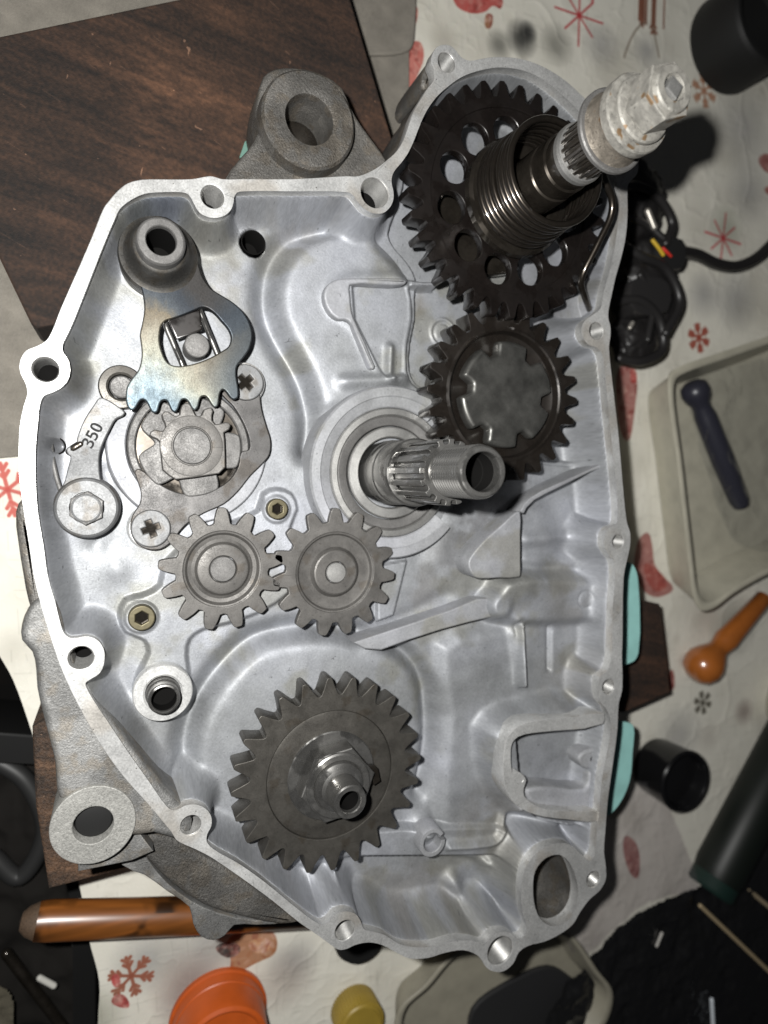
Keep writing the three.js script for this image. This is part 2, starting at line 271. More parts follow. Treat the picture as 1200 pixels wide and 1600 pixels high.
const raise = (s, amp, w) => { const p = smooth(line(s, FH), true, 2); softOnly({ box: bbox(p, w), segs: seg(p, true), poly: true, f: (h, d) => h + amp * sstep(w / 2, -w / 2, d) }, w); };
const round = (x, y, r, to, w) => { const c = at(x, y, LH(to)); feats.push({ box: [c[0] - r - w, c[0] + r + w, -c[1] - r - w, -c[1] + r + w], c: V2(c[0], -c[1]), f: (h, d) => { const t = sstep(r + w / 2, r - w / 2, d); return h + (to - h) * t; } }); };
const lump = (x, y, r, amp) => { const c = at(x, y, FH); feats.push({ box: [c[0] - 3 * r, c[0] + 3 * r, -c[1] - 3 * r, -c[1] + 3 * r], c: V2(c[0], -c[1]), f: (h, d) => h + amp * Math.exp(-d * d / (r * r)) }); };

// kick pocket, ledge, plateau
area('612,300 598,345 578,362 577,372 590,385 612,407 632,437 640,470 642,500 634,540 633,580 642,600 662,614 720,660 800,720 960,700 1000,300 850,60 640,140', -103, 5);
area('625,300 610,345 602,372 612,392 632,415 645,441 643,470 644,500 636,540 635,580 644,600 664,612 722,655 800,715 960,690 1000,300 850,60 650,140', -120, 5);
area('640,437 684,440 684,448 640,448', -88, 5, false);
raise('500,640 486,600 460,545 440,500 436,450 450,410 480,380 530,362 572,364 590,390 615,415 634,445 640,490 632,540 632,590 600,610', 14, 26);
area('548,444 634,446 640,470 640,500 632,540 631,585 600,590 588,572 552,500', -92, 9, false);
ridge('482,705 486,660 479,615 462,575 438,535 420,495 416,450 427,405 453,372 490,354 530,350 556,358', -36, 17);
ridge('532,598 570,596 630,594', 14, 10);
ridge('607,545 605,592', 12, 8);
raise('503,468 512,445 535,432 580,430 640,434 640,446 560,448 560,500 594,572 580,582 552,520 525,500 508,486', 7, 12);
{ const c = at(694, 519, -114); feats.push({ box: [c[0] - 40, c[0] + 40, -c[1] - 40, -c[1] + 40], c: V2(c[0], -c[1]), f: (h, d) => h + 3 * Math.exp(-((d - 25) ** 2) / 7) - 3 * Math.exp(-((d - 19) ** 2) / 9) }); }
// round the crank
ridge('330,1315 300,1255 288,1190 294,1140 312,1095 345,1048 394,1003 445,987 505,982 565,990', -36, 17);
raise('345,1320 318,1250 308,1190 314,1140 332,1100 365,1056 410,1020 460,1004 520,1002 600,1010 640,1050 655,1120 655,1200 640,1300 560,1330 450,1330', 5, 26);
// right of the crank
area('690,1010 760,985 960,975 965,1115 800,1130 775,1170 790,1300 700,1310 690,1240 700,1120', -80, 34);
ridge('600,1003 640,1025 664,1060 672,1120 670,1180 656,1240', -34, 13);
area('786,905 860,900 930,905 952,925 956,950 945,968 900,975 800,975 770,962', -50, 22);
round(785, 948, 24, -40, 22);
ridge('803,975 803,1020 803,1062', 22, 7);
ridge('790,965 798,1020 803,1062', 8, 9);
ridge('851,975 851,1042', -9, 6);
{ const c = at(911, 936, -58); feats.push({ box: [c[0] - 40, c[0] + 40, -c[1] - 40, -c[1] + 40], c: V2(c[0], -c[1]), f: (h, d) => h - 2.5 * Math.exp(-((d - 17) ** 2) / 5) }); }
area('560,1300 650,1294 795,1292 800,1338 560,1340', -70, 8, false);
area('455,1346 800,1346 830,1440 790,1475 640,1490 560,1450 430,1405', -122, 10);
lump(655, 1285, 20, 26);
ridge('690,1310 730,1308 765,1300 778,1272 781,1240', 15, 8);
ridge('519,1342 521,1372 523,1404', 34, 6);
lump(487, 1368, 18, 24);
ridge('713,1383 735,1430 755,1470', 26, 14);
ridge('757,1350 780,1400 815,1450', 34, 12);
// floor by the pillar
raise('690,800 760,760 830,760 860,860 800,920 720,925 670,880', 14, 60);
ridge('812,842 880,838 960,846', 16, 14);
ridge('812,872 880,878 960,880', 10, 12);
area('590,884 637,876 616,962 590,972', -90, 3, false);
ridge('560,1000 640,960 700,930', -8, 14);
// window bay
area('770,1150 800,1125 955,1112 955,1290 830,1285 790,1250', -24, 34);
area('786,1134 955,1108 955,1275 836,1274 796,1240', -72, 6, false);
// oil pump housing
area('404,798 412,772 433,764 457,772 466,796 455,825 474,860 470,905 430,945 370,972 318,985 297,1000 292,1025 298,1070 292,1105 262,1124 228,1112 212,1084 218,1050 232,1022 226,1002 196,990 186,965 196,938 225,930 250,915 258,880 300,846 350,822', -84, 7);
ridge('198,1000 188,1040 196,1080', -6, 14);
lump(268, 1192, 15, 9); lump(252, 1222, 12, -6); lump(160, 1170, 16, 8); lump(182, 890, 20, 6);
round(433, 796, 23, -78, 4); round(221, 965, 25, -78, 4); round(254, 1082, 40, -66, 6);
// gear change side
round(88, 697, 9, -150, 4); round(395, 380, 19, -190, 4);
round(247, 400, 58, -88, 20);
round(297, 700, 88, -104, 4);
ridge('150,850 172,800 168,740', -10, 14);
lump(135, 795, 46, 14);
lump(590, 335, 22, 12);

const GI = seg(INNER, true);
function floorHeight(x, y, soft, h) {
  for (const q of feats) {
    if (!!q.soft !== soft) continue;
    const b = q.box;
    if (x < b[0] || x > b[1] || y < b[2] || y > b[3]) continue;
    let d;
    if (q.c) d = Math.hypot(x - q.c.x, y - q.c.y); else { d = dist(q.segs, x, y); if (q.poly && inside(q.segs, x, y)) d = -d; }
    h = q.f(h, d);
  }
  return h;
}
{
  const bb = bbox(INNER, 8), step = 2.4, nx = Math.ceil((bb[1] - bb[0]) / step), ny = Math.ceil((bb[3] - bb[2]) / step);
  // distance to the wall, from buckets of segments
  const cell = 40, W = Math.ceil((bb[1] - bb[0]) / cell) + 2, buckets = new Map(), R = 60;
  for (const g of GI) { const x0 = Math.min(g[0], g[0] + g[2]) - R, x1 = Math.max(g[0], g[0] + g[2]) + R, y0 = Math.min(g[1], g[1] + g[3]) - R, y1 = Math.max(g[1], g[1] + g[3]) + R;
    for (let i = Math.floor((x0 - bb[0]) / cell); i <= (x1 - bb[0]) / cell; i++) for (let j = Math.floor((y0 - bb[2]) / cell); j <= (y1 - bb[2]) / cell; j++) { const k = j * W + i; if (!buckets.has(k)) buckets.set(k, []); buckets.get(k).push(g); } }
  const wall = (x, y) => { const l = buckets.get(Math.floor((y - bb[2]) / cell) * W + Math.floor((x - bb[0]) / cell)); const d = l ? Math.min(dist(l, x, y), R) : R; return d; };
  const idx = new Int32Array((nx + 1) * (ny + 1)).fill(-1), pos = [], uv = [], index = [];
  let soft = new Float32Array((nx + 1) * (ny + 1));
  for (let j = 0; j <= ny; j++) for (let i = 0; i <= nx; i++) soft[j * (nx + 1) + i] = floorHeight(bb[0] + i * step, bb[2] + j * step, true, -98);
  for (let pass = 0; pass < 4; pass++) {        // rounded like a casting: running mean along rows, then columns
    const next = new Float32Array(soft.length), r = 2, along = pass % 2 === 0;
    for (let j = 0; j <= ny; j++) for (let i = 0; i <= nx; i++) { let a = 0; for (let k = -r; k <= r; k++) { const ii = along ? Math.min(nx, Math.max(0, i + k)) : i, jj = along ? j : Math.min(ny, Math.max(0, j + k)); a += soft[jj * (nx + 1) + ii]; } next[j * (nx + 1) + i] = a / (2 * r + 1); }
    soft = next;
  }
  // rows of inside / outside by crossing the outline once per row
  for (let j = 0; j <= ny; j++) {
    const y = bb[2] + j * step, cross = [];
    for (const [ax, ay, dx, dy] of GI) if ((ay > y) !== (ay + dy > y)) cross.push(ax + dx * (y - ay) / dy);
    cross.sort((p, q) => p - q);
    let c = 0;
    for (let i = 0; i <= nx; i++) {
      const x = bb[0] + i * step;
      while (c < cross.length && cross[c] < x) c++;
      const inn = c % 2 === 1, d = inn ? wall(x, y) : -wall(x, y);
      if (d < -5) continue;
      let h = floorHeight(x, y, false, soft[j * (nx + 1) + i]);
      const D = -h - 20, w = 17 + 0.19 * D, s = Math.max(0, d - 1.6) / w;
      if (s < 1 && D > 0) h += D * Math.pow(1 - s, 2.7);
      idx[j * (nx + 1) + i] = pos.length / 3;
      pos.push(x, h, -y);
    }
  }
  for (let j = 0; j < ny; j++) for (let i = 0; i < nx; i++) { const a = idx[j * (nx + 1) + i], b = idx[j * (nx + 1) + i + 1], c = idx[(j + 1) * (nx + 1) + i], d = idx[(j + 1) * (nx + 1) + i + 1]; if (a < 0 || b < 0 || c < 0 || d < 0) continue; index.push(a, b, c, b, d, c); }
  const g = new THREE.BufferGeometry();
  g.setAttribute('position', new THREE.Float32BufferAttribute(pos, 3)); g.setIndex(index); g.computeVertexNormals();
  g.translate(-caseBase.x, -caseBase.y, -caseBase.z); g.scale(S, S, S);
  const q = g.attributes.position, u = new Float32Array(q.count * 2); for (let i = 0; i < q.count; i++) { u[2 * i] = q.getX(i); u[2 * i + 1] = -q.getZ(i); }
  g.setAttribute('uv', new THREE.BufferAttribute(u, 2));
  const dirt = [[297, 690, 105, 0.5, 0], [235, 325, 60, 0.75, 2], [330, 420, 60, 0.35, 0], [840, 120, 90, 0.55, 1], [450, 315, 75, 0.4, 0], [700, 850, 60, 0.55, 1], [655, 920, 50, 0.35, 0], [640, 1440, 110, 0.45, 0], [760, 1270, 70, 0.4, 0], [930, 460, 60, 0.6, 1], [655, 470, 24, 0.7, 0], [560, 690, 60, 0.3, 0], [130, 640, 60, 0.35, 0], [200, 1180, 60, 0.25, 0], [880, 1060, 80, 0.25, 0], [390, 1380, 60, 0.35, 0], [760, 790, 70, 0.6, 1], [870, 930, 60, 0.35, 0]].map(([x, y, r, k, t]) => { const p = at(x, y, -95); return [p[0], p[1], r * 1.15, k, t]; });
  const tint = [[0.30, 0.34, 0.42], [0.42, 0.40, 0.38], [0.62, 0.55, 0.44]], col = new Float32Array(q.count * 3);
  for (let i = 0; i < q.count; i++) {
    const X = q.getX(i) / S + caseBase.x, Z = q.getZ(i) / S + caseBase.z, u0 = ((X + 3000) / 260) % 1, v0 = ((Z + 3000) / 260) % 1, f = sstep(0.38, 0.66, fbm(u0, v0, 5, 401, 5)); let c = [1, 1, 1];
    for (const [x, z, r, k, t] of dirt) { const d = Math.hypot(X - x, Z - z) / r; if (d < 1.4) { const a = k * f * (1 - sstep(0.3, 1.4, d)), e = tint[t === 0 ? 2 : t === 1 ? 1 : 0]; c = c.map((w, j) => w * (1 - a) + w * a * e[j]); } }
    col.set(c, 3 * i);
  }
  g.setAttribute('color', new THREE.BufferAttribute(col, 3));
  const m = new THREE.Mesh(g, M.cast); m.name = 'casting_floor'; m.castShadow = m.receiveShadow = true; kase.add(m);
}

// crisp pieces of the casting
for (const [x, y, r] of [[395, 380, 17.5], [88, 697, 11]]) { const c = at(x, y, -97); part(kase, 'drain_hole', lathe([[r + 2.5, -93], [r + 1, -93], [r, -95], [r * 0.97, -150], [0, -150]], c, 40, 0.5), M.bore); }
const C4 = [400, 300, 4];
part(kase, 'raised_web', ext(smooth(line('590,578 590,640 600,740 612,785 745,1085 738,1106 716,1100 600,822 560,797 520,795 470,760 435,700 425,640 440,590 480,555 540,538 700,536 900,538 945,556 930,576 760,576', -66, C4), true, 2), null, -100, -66, 4, 0.6, 3), M.castFine);
const MA = [450, -9.7];   // main shaft axis
part(kase, 'bearing_boss', lathe([[160, -112], [155, -70], [152, -66], [137, -66], [135, -68], [119, -73], [117, -75], [117, -95]], MA, 90, 0.4, Math.PI * 0.80, Math.PI * 1.47), M.castFine);
part(kase, 'bearing_boss', lathe([[158, -112], [154, -92], [151, -90], [119, -90], [117, -92], [117, -98]], MA, 60, 0.4), M.castPlain);
const C66 = [660, 700, 3.4286];
part(kase, 'support_pillar', ext(smooth(line('525,342 527,450 527,600 527,680 520,692 400,696 310,700 275,685 250,640 250,605 268,572 310,520 360,470 440,400 500,345', -30, C66), true, 2), null, -112, -30, 3, 0.6, 3), M.castFine);
part(kase, 'stiffening_rib', ext(line('552,1004 640,975 705,953 745,936 775,934 782,952 770,964 735,972 690,984 640,1000 596,1016 570,1014', -60), null, -112, -60, 3, 0.6, 3), M.castFine);
part(kase, 'stiffening_rib', ext(line('525,340 545,300 580,265 640,228 760,175 880,120 965,82 985,95 900,128 780,188 660,246 600,280 560,320 545,350', -38, C66), null, -112, -38, 2.5), M.castFine);
{ const c = at(676, 1317, -42); part(kase, 'ring_boss', lathe([[29, -80], [27, -44], [26, -42], [19, -42], [18, -43], [18, -70], [8, -66], [0, -72]], c, 48, 0.5, 2.1, Math.PI * 2 - 0.45), M.castFine); }
const C5 = [500, 800, 2];
part(kase, 'window_frame', ext(smooth(line('888,630 800,640 700,650 640,660 605,680 583,710 574,750 572,800 577,850 592,890 612,915 650,938 700,953 780,962 880,966 884,940 800,937 740,933 690,925 655,905 638,885 638,862 645,840 636,822 618,812 604,818 599,800 597,745 603,720 620,703 660,692 740,684 886,662', -3, C5), true, 2), null, -70, -3, 1.2), M.faced);
part(kase, 'window_step', ext(smooth(line('822,1236 845,1229 912,1233 919,1226 922,1208 936,1200 948,1204 947,1258 930,1268 836,1264', -28), true, 3), null, -90, -28, 9, 1.2, 5), M.castFine);
part(kase, 'window_boss', ext(smooth(line('904,1186 914,1174 944,1170 948,1196 914,1202', -34), true, 3), [], -90, -34, 6, 1.2, 4), M.castFine);
{ const c = at(926, 1186, -34); part(kase, 'drain_hole', lathe([[6, -33.6], [5, -34], [4.5, -33.8], [0, -33.7]], c, 20), M.bore); }
{ const c = at(812, 1217, -3); part(kase, 'bolt_hole', lathe([[9.5, -2.6], [8, -4], [7, -10], [0, -11]], c, 24), M.bright); }

// mounting lugs and the body outside the flange
{
  const L = V2(-45.4, -509.5), body = smooth(line('80,930 60,935 44,950 34,975 34,1000 50,1018 56,1045 58,1075 66,1110 76,1150 86,1190 88,1225 94,1246 110,1246 128,1236 150,1232 172,1240 185,1258 190,1284 205,1304 240,1300 290,1310 300,1280 250,1220 180,1130 120,1050 95,960', -16), true, 2);
  const wallL = smooth(line('80,1000 66,960 50,890 40,840 30,800 24,760 26,800 30,850 30,880 38,905 40,940 36,985 45,1015 56,1040 62,1080 100,1110', -40), true, 2);
  part(kase, 'side_body', ext(body, null, -150, -9, 10, 1.2, 5), M.castGrey);
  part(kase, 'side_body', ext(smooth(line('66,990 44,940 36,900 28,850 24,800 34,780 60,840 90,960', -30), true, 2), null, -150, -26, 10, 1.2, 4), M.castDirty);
  const lug = part(kase, 'mounting_lug', ext(ring2(L.x, L.y, 58, 56), [ring2(L.x, L.y, 27.5, 40)], -110, -4, 1.6), M.facedOld);
  part(lug, 'lug_core', lathe([[27.6, -100], [27.4, -24], [24, -19], [12, -16], [0, -17]], [L.x, -L.y], 40), M.black);
  part(kase, 'lug_foot', ext(line('122,1338 122,1362 206,1345 240,1330 214,1296', -36), null, -120, -36, 2), M.castGrey);
  // bowl of the lower half below the flange, and its rim
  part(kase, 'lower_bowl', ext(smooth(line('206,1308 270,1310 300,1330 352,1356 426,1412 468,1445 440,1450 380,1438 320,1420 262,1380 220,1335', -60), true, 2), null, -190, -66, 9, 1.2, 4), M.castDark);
  part(kase, 'lower_rim', ext(smooth(line('196,1322 214,1310 232,1344 262,1380 300,1408 340,1426 400,1438 452,1434 452,1440 400,1446 366,1446 352,1462 334,1470 314,1464 302,1444 296,1418 262,1394 226,1368 190,1352', -86), true, 2), null, -130, -86, 2.5), M.castGrey);
  // upper lug
  const hU = -60, c = V2(290.6, 588);
  part(kase, 'lug_arm', ext(smooth(line('412,118 403,150 400,180 404,205 388,232 362,262 352,290 480,305 608,300 606,262 604,248 586,222 566,195 548,165 535,135 500,112 460,104 430,106', -92), true, 2), [ring2(c.x, c.y, 41, 48)], -190, -92, 7, 1.2, 4), M.castDirty);
  const up = part(kase, 'mounting_lug', lathe([[84, -120], [79, -66], [75, -61], [58, -60], [46, -60], [41, -62], [40, -66], [40, -150]], [c.x, -c.y], 64, 0.5), M.castDirty);
  part(up, 'lug_core', lathe([[40, -185], [39.8, -150], [30, -146], [0, -146]], [c.x, -c.y], 40), M.oilSteel);
  part(kase, 'outer_ear', ext(smooth(line('680,84 674,110 676,130 662,146 654,136 656,118 664,104', -40), true, 2), null, -150, -30, 8, 1.2, 4), M.castDirty);
}

// ---------------------------------------------------------------- gears
const angleTo = (axis, px, py, h) => { const p = at(px, py, h); return Math.atan2(-(p[1] - axis[1]), p[0] - axis[0]); };
function gearOutline([cx, cz], n, tip, root, phase, tipW = 0.16, rootW = 0.36, bulge = 0.08) {
  const pts = [], P = Math.PI * 2 / n, put = (a, r) => pts.push(V2(cx + r * Math.cos(a), -cz + r * Math.sin(a)));
  for (let i = 0; i < n; i++) {
    const a = phase + i * P, mid = (tipW + rootW) / 2 + bulge;
    put(a - P * 0.5, root); put(a - P * (rootW + 0.02), root + (tip - root) * 0.06); put(a - P * mid * 0.92, root + (tip - root) * 0.45);
    put(a - P * (tipW + 0.05), root + (tip - root) * 0.82); put(a - P * tipW, root + (tip - root) * 0.965); put(a - P * tipW * 0.6, tip);
    put(a + P * tipW * 0.6, tip); put(a + P * tipW, root + (tip - root) * 0.965); put(a + P * (tipW + 0.05), root + (tip - root) * 0.82);
    put(a + P * mid * 0.92, root + (tip - root) * 0.45); put(a + P * (rootW + 0.02), root + (tip - root) * 0.06);
  }
  return pts;
}
// kick gear
const KA = [646, -493];
{
  const t = thing('kick_gear', 'large dark brown oily spur gear with round holes, upper right', 'gear', V3(KA[0], -50, KA[1]));
  const out = gearOutline(KA, 33, 204, 177, angleTo(KA, 785, 127, -4), 0.13, 0.36, 0.03);
  part(t, 'toothed_rim', ext(out, [ring2(KA[0], -KA[1], 160, 80)], -42, -4, 1.2, 0.5), M.gearDark);
  const holes = [], n = 11, ph = angleTo(KA, 701, 325, -10);
  for (let i = 0; i < n; i++) { const a = ph + i * Math.PI * 2 / n; holes.push(ring2(KA[0] + 121 * Math.cos(a), -KA[1] + 121 * Math.sin(a), 27, 32)); }
  part(t, 'gear_web', ext(ring2(KA[0], -KA[1], 161, 80), holes, -26, -8, 2, 0.5, 3), M.gearDark);
  part(t, 'hub', lathe([[88, -20], [86, 6], [82, 10], [60, 10], [58, 8], [58, -20]], KA, 64, 0.5), M.oilSteel);
}
{
  const t = thing('kick_shaft', 'long oily steel kickstart shaft rising through the large dark gear', 'shaft', V3(KA[0], -60, KA[1]));
  part(t, 'shaft_body', lathe([[44, -60], [44, 60], [47, 62], [47, 112], [46, 116], [43.5, 118], [43.5, 122], [45.5, 125], [45.5, 150], [43, 153], [43, 172], [42, 184], [30, 187]], KA, 56, 0.4), M.oilSteel);
  part(t, 'shoulder_ring', lathe([[42, 172], [44.6, 174], [45, 182], [43, 187], [37, 189], [34, 186]], KA, 56, 0.4), M.bright);
  part(t, 'spline', ext(gearOutline(KA, 20, 41, 36, 0.2, 0.2, 0.3, 0), null, 180, 252, 1, 0.4), M.oilSteel);
  part(t, 'spring_seat', lathe([[101, 6], [100, 18], [95, 24], [60, 26]], KA, 64, 0.5), M.oilSteel);
}
{
  const pts = [], turns = 8, r = 88, h0 = 30, h1 = 126, n = turns * 24;
  for (let i = 0; i <= n; i++) { const a = 1.1 + i / n * turns * Math.PI * 2; const q = r - 7 * i / n + 1.3 * Math.sin(i * 0.043) + 0.8 * Math.sin(i * 0.11), hh = h0 + (h1 - h0) * i / n + 1.2 * Math.sin(i * 0.061 + 1); pts.push(V3(KA[0] + q * Math.cos(a), hh, KA[1] - q * Math.sin(a))); }
  const t = thing('return_spring', 'thick coil spring with oily dark wire around the kickstart shaft', 'spring', V3(KA[0], 24, KA[1]));
  part(t, 'coil', tube(pts, 5.5, n * 2, 12), M.spring);
  part(t, 'spring_tail', tube([at3(938, 262, 76), at3(946, 284, 70), at3(956, 312, 62), at3(955, 335, 55), at3(932, 385, 35), at3(911, 428, 14), at3(908, 444, 4), at3(914, 465, -12), at3(921, 483, -30)], 6.2, 60, 12), M.spring);
  part(kase, 'spring_stop', ext(smooth(line('903,462 915,458 925,474 940,470 944,494 924,500 908,496', -34), true, 2), null, -110, -34, 3, 0.6), M.castFine);
}
{
  const t = thing('thrust_washer', 'wide rust stained steel washer below the pale washer on the kickstart shaft', 'washer', V3(KA[0], 240, KA[1]));
  part(t, 'rim', lathe([[36, 244], [56, 244], [58, 246], [58, 251], [56, 253], [48, 254], [20, 254]], KA, 64, 0.4), M.steel);
  part(t, 'neck', lathe([[52, 253], [49, 258], [47, 272], [49, 282], [20, 284]], KA, 64, 0.6), M.rustDark);
}
solo('flat_washer', 'pale zinc washer with rust spots directly under the hex bolt head', 'washer', V3(KA[0], 284, KA[1]), lathe([[16, 282], [49, 282], [52, 284], [52.5, 297], [51, 300], [47, 301], [16, 301]], KA, 64, 0.4), M.rustZinc);
{
  const t = thing('flange_bolt', 'pale zinc hex flange bolt with rust spots on the tip of the kickstart shaft', 'bolt', V3(KA[0], 304, KA[1]));
  part(t, 'flange', lathe([[16, 303.5], [42, 303.5], [44, 305], [44, 309], [42, 311.5], [36, 314], [10, 316]], KA, 64, 0.4), M.rustZinc);
  const rot = 0.35;
  let head = ext(ring2(KA[0], -KA[1], 38, 6, rot), [ring2(KA[0], -KA[1], 15, 24)], 314, 354, 1.6, 0.3);
  part(t, 'hex_head', head, M.rustZinc);
  part(t, 'head_rim', lathe([[31, 350], [29, 359], [27, 361], [17, 361], [16, 358], [16, 350]], KA, 48, 0.4), M.rustZinc);
  part(t, 'drive_recess', [lathe([[15, 350], [6, 349], [0, 349]], KA, 32, 0.3), ext(ring2(KA[0], -KA[1], 14.5, 4, 0.25), null, 345, 362, 2)], M.bright);
}
solo('kick_guide', 'dark steel guide plate showing black through two holes of the large gear', 'plate', at3(735, 370, -85), ext(smooth(line('684,315 700,296 722,300 745,340 770,378 800,398 812,418 780,428 735,424 700,395 684,360', -72), true, 3), null, -96, -72, 3), M.oilSteel);
// idler gear
const IA = [655, -155];
{
  const t = thing('idler_gear', 'dark oily spur gear with wavy capped centre below the large holed gear', 'gear', V3(IA[0], -72, IA[1]));
  part(t, 'toothed_rim', ext(gearOutline(IA, 24, 161, 133, angleTo(IA, 908, 627, -25), 0.12, 0.36, 0.03), [ring2(IA[0], -IA[1], 118, 80)], -72, -25, 1.4, 0.5), M.gearIdler);
  part(t, 'bevel_ring', lathe([[124, -24.5], [119, -23], [116, -25], [112, -38], [100, -44], [20, -44]], IA, 80, 0.5), M.gearIdler);
  const pts = []; for (let i = 0; i < 180; i++) { const a = i / 180 * Math.PI * 2, k = Math.cos((a - 0.93 - Math.PI * 38 / 180 + 1.7) * 6); pts.push(V2(IA[0] + (97 - 22 * sstep(0.3, 0.9, k)) * Math.cos(a), -IA[1] + (97 - 22 * sstep(0.3, 0.9, k)) * Math.sin(a))); }
  part(t, 'wavy_cap', ext(pts, null, -44, -17, 8, 1.2, 5), mat([0.15, 0.148, 0.138], 0.46, 0.75, { map: T.mottle, clearcoat: 0.4, clearcoatRoughness: 0.3 }));
  part(t, 'bearing_seat', lathe([[128, -110], [126, -72], [100, -72]], IA, 64, 0.5), M.oilSteel);
}
// main shaft and its bearing
{
  const t = thing('ball_bearing', 'shielded steel ball bearing seated around the base of the splined shaft', 'bearing', V3(MA[0], -98, MA[1]));
  part(t, 'outer_race', lathe([[117, -98], [116.5, -76], [114, -73], [105, -72.5], [103, -75], [103, -80]], MA, 90, 0.3), M.bright);
  part(t, 'shield', lathe([[103, -79], [100, -77], [88, -78.5], [85.5, -80], [84.5, -84]], MA, 80, 0.5), M.steel);
  part(t, 'inner_race', lathe([[83, -84], [82.6, -77], [80.5, -75], [66, -74], [64, -76], [63, -84]], MA, 80, 0.3), M.bright);
}
{
  const t = thing('main_shaft', 'hollow steel gearbox shaft with splines and threaded tip at centre', 'shaft', V3(MA[0], -98, MA[1]));
  part(t, 'collar', lathe([[58, -98], [58, -60], [56.5, -58], [56.5, -30], [55, -28], [55, 22], [56.5, 24], [56.5, 30], [54, 33], [50, 34], [44, 34]], MA, 72, 0.4), M.shaft);
  part(t, 'spline', ext(gearOutline(MA, 16, 50, 42, angleTo(MA, 655, 735, 140), 0.22, 0.28, 0), null, 30, 148, 1, 0.4), M.shaft);
  const p = [[33, 147], [33.5, 155]];
  for (let h = 158, k = 0; h < 236; h += 1.8, k++) p.push([[33.2, 37.8, 37.8, 33.2][k % 4], h]);
  p.push([37, 238], [35, 243], [33, 244.5], [28, 244.5], [27, 242], [26.5, 226]);
  part(t, 'bore', lathe([[26.4, 226.5], [26, 200], [25, 198], [25, -60], [0, -60]], MA, 56, 0.4), M.bore);
  part(t, 'threaded_tip', lathe(p, MA, 72, 0.25), M.shaft);
}
// crank gear
const CA = [325, 508];
{
  const t = thing('crank_gear', 'grey brown spur gear with pointed teeth at the lower centre', 'gear', V3(CA[0], -72, CA[1]));
  part(t, 'toothed_rim', ext(gearOutline(CA, 24, 169, 139, angleTo(CA, 340 + 85 / 3.53, 1030 + 745 / 3.53, -30), 0.09, 0.38, 0.03), [ring2(CA[0], -CA[1], 111.5, 80)], -72, -30, 1.2, 0.5), M.gearCrank);
  part(t, 'gear_web', lathe([[112, -36], [110, -33], [106, -32], [60, -32], [20, -32]], CA, 80, 0.3), M.gearCrank);
}
{
  const t = thing('crankshaft_end', 'hollow bright steel crankshaft end standing out of the lower gear', 'shaft', V3(CA[0], -32, CA[1]));
  part(t, 'stub', lathe([[44, -34], [42, 12], [40, 18], [33, 24], [29, 30], [27.5, 62], [27, 68], [25, 70], [18.5, 70], [17, 68], [16.4, 60]], CA, 56, 0.4), M.shaft);
  part(t, 'bore', lathe([[16.4, 60.5], [16, 0], [0, 0]], CA, 40, 0.4), M.bore);
  const w = thing('lock_washer', 'thin steel tab washer under the crankshaft nut', 'washer', V3(CA[0], -32, CA[1]));
  part(w, 'disc', lathe([[40, -32], [76, -31.5], [77, -28], [75, -26.5], [40, -26.5]], CA, 72, 0.4), M.shaft);
  part(w, 'bent_tab', ext(line('573,1196 586,1196 590,1215 580,1222', -20), null, -30, -6, 1.5), M.oilSteel);
  const nut = thing('crankshaft_nut', 'oily steel hex nut around the crankshaft end on the lower gear', 'nut', V3(CA[0], -26, CA[1]));
  part(nut, 'hex_body', ext(ring2(CA[0], -CA[1], 65, 6, 0.15), [ring2(CA[0], -CA[1], 41, 48)], -26.5, 10, 2.5, 0.3), M.shaft);
  part(nut, 'chamfer_ring', lathe([[56, 8], [55, 12], [52, 14], [44, 14], [42, 12], [42, 4]], CA, 56, 0.4), M.shaft);
}
// oil pump gears
function pumpGear(axis, n, tip, root, phase, label, prof, pin, pinMat) {
  const t = thing('oil_pump_gear', label, 'gear', V3(axis[0], -70, axis[1]), 'small grey oil pump gears');
  part(t, 'toothed_disc', ext(gearOutline(axis, n, tip, root, phase, 0.13, 0.33, 0.06), [ring2(axis[0], -axis[1], prof[0][0] - 0.5, 64)], -70, -55, 1.2, 0.5), M.gearGrey);
  part(t, 'recessed_hub', lathe(prof, axis, 72, 0.35), M.gearGrey);
  const s = thing('gear_pin', pin, 'pin', V3(axis[0], -70, axis[1]));
  return [t, s];
}
const G1 = [148, 149.4], G2 = [338.5, 163.4];
{
  const [, s] = pumpGear(G1, 13, 99.3, 73, angleTo(G1, 347, 793, -55), 'grey thirteen toothed gear with deep ring groove, left of the meshed pair', [[62.5, -57], [61.5, -55], [59, -55.5], [55, -61], [49, -62], [44, -60], [40, -54.5], [37, -53.5], [23, -53.5], [21.5, -55], [21.5, -62]], 'dark steel pin end in the left small grey gear');
  part(s, 'pin_end', lathe([[20.8, -70], [20.8, -56], [19.5, -54.5], [0, -54]], G1, 40, 0.3), M.steel);
  const [, s2] = pumpGear(G2, 15, 110.9, 87, angleTo(G2, 525, 795, -55), 'grey fifteen toothed gear with broad dished centre, right of the meshed pair', [[70.5, -57], [69.5, -55], [67, -55.5], [64, -60], [60, -61], [44, -61], [41, -58], [38.5, -54], [36, -53], [20, -53], [18.5, -55], [18.5, -62]], 'pale steel pin end in the right small grey gear');
  part(s2, 'pin_end', lathe([[17.8, -70], [17.8, -53], [16.5, -51.5], [0, -51]], G2, 40, 0.3), M.bright);
  part(kase, 'pump_boss', lathe([[34, -100], [32, -70], [0, -70]], G1, 32, 0.4), M.castFine);
  part(kase, 'pump_boss', lathe([[34, -112], [32, -70], [0, -70]], G2, 32, 0.4), M.castFine);
}

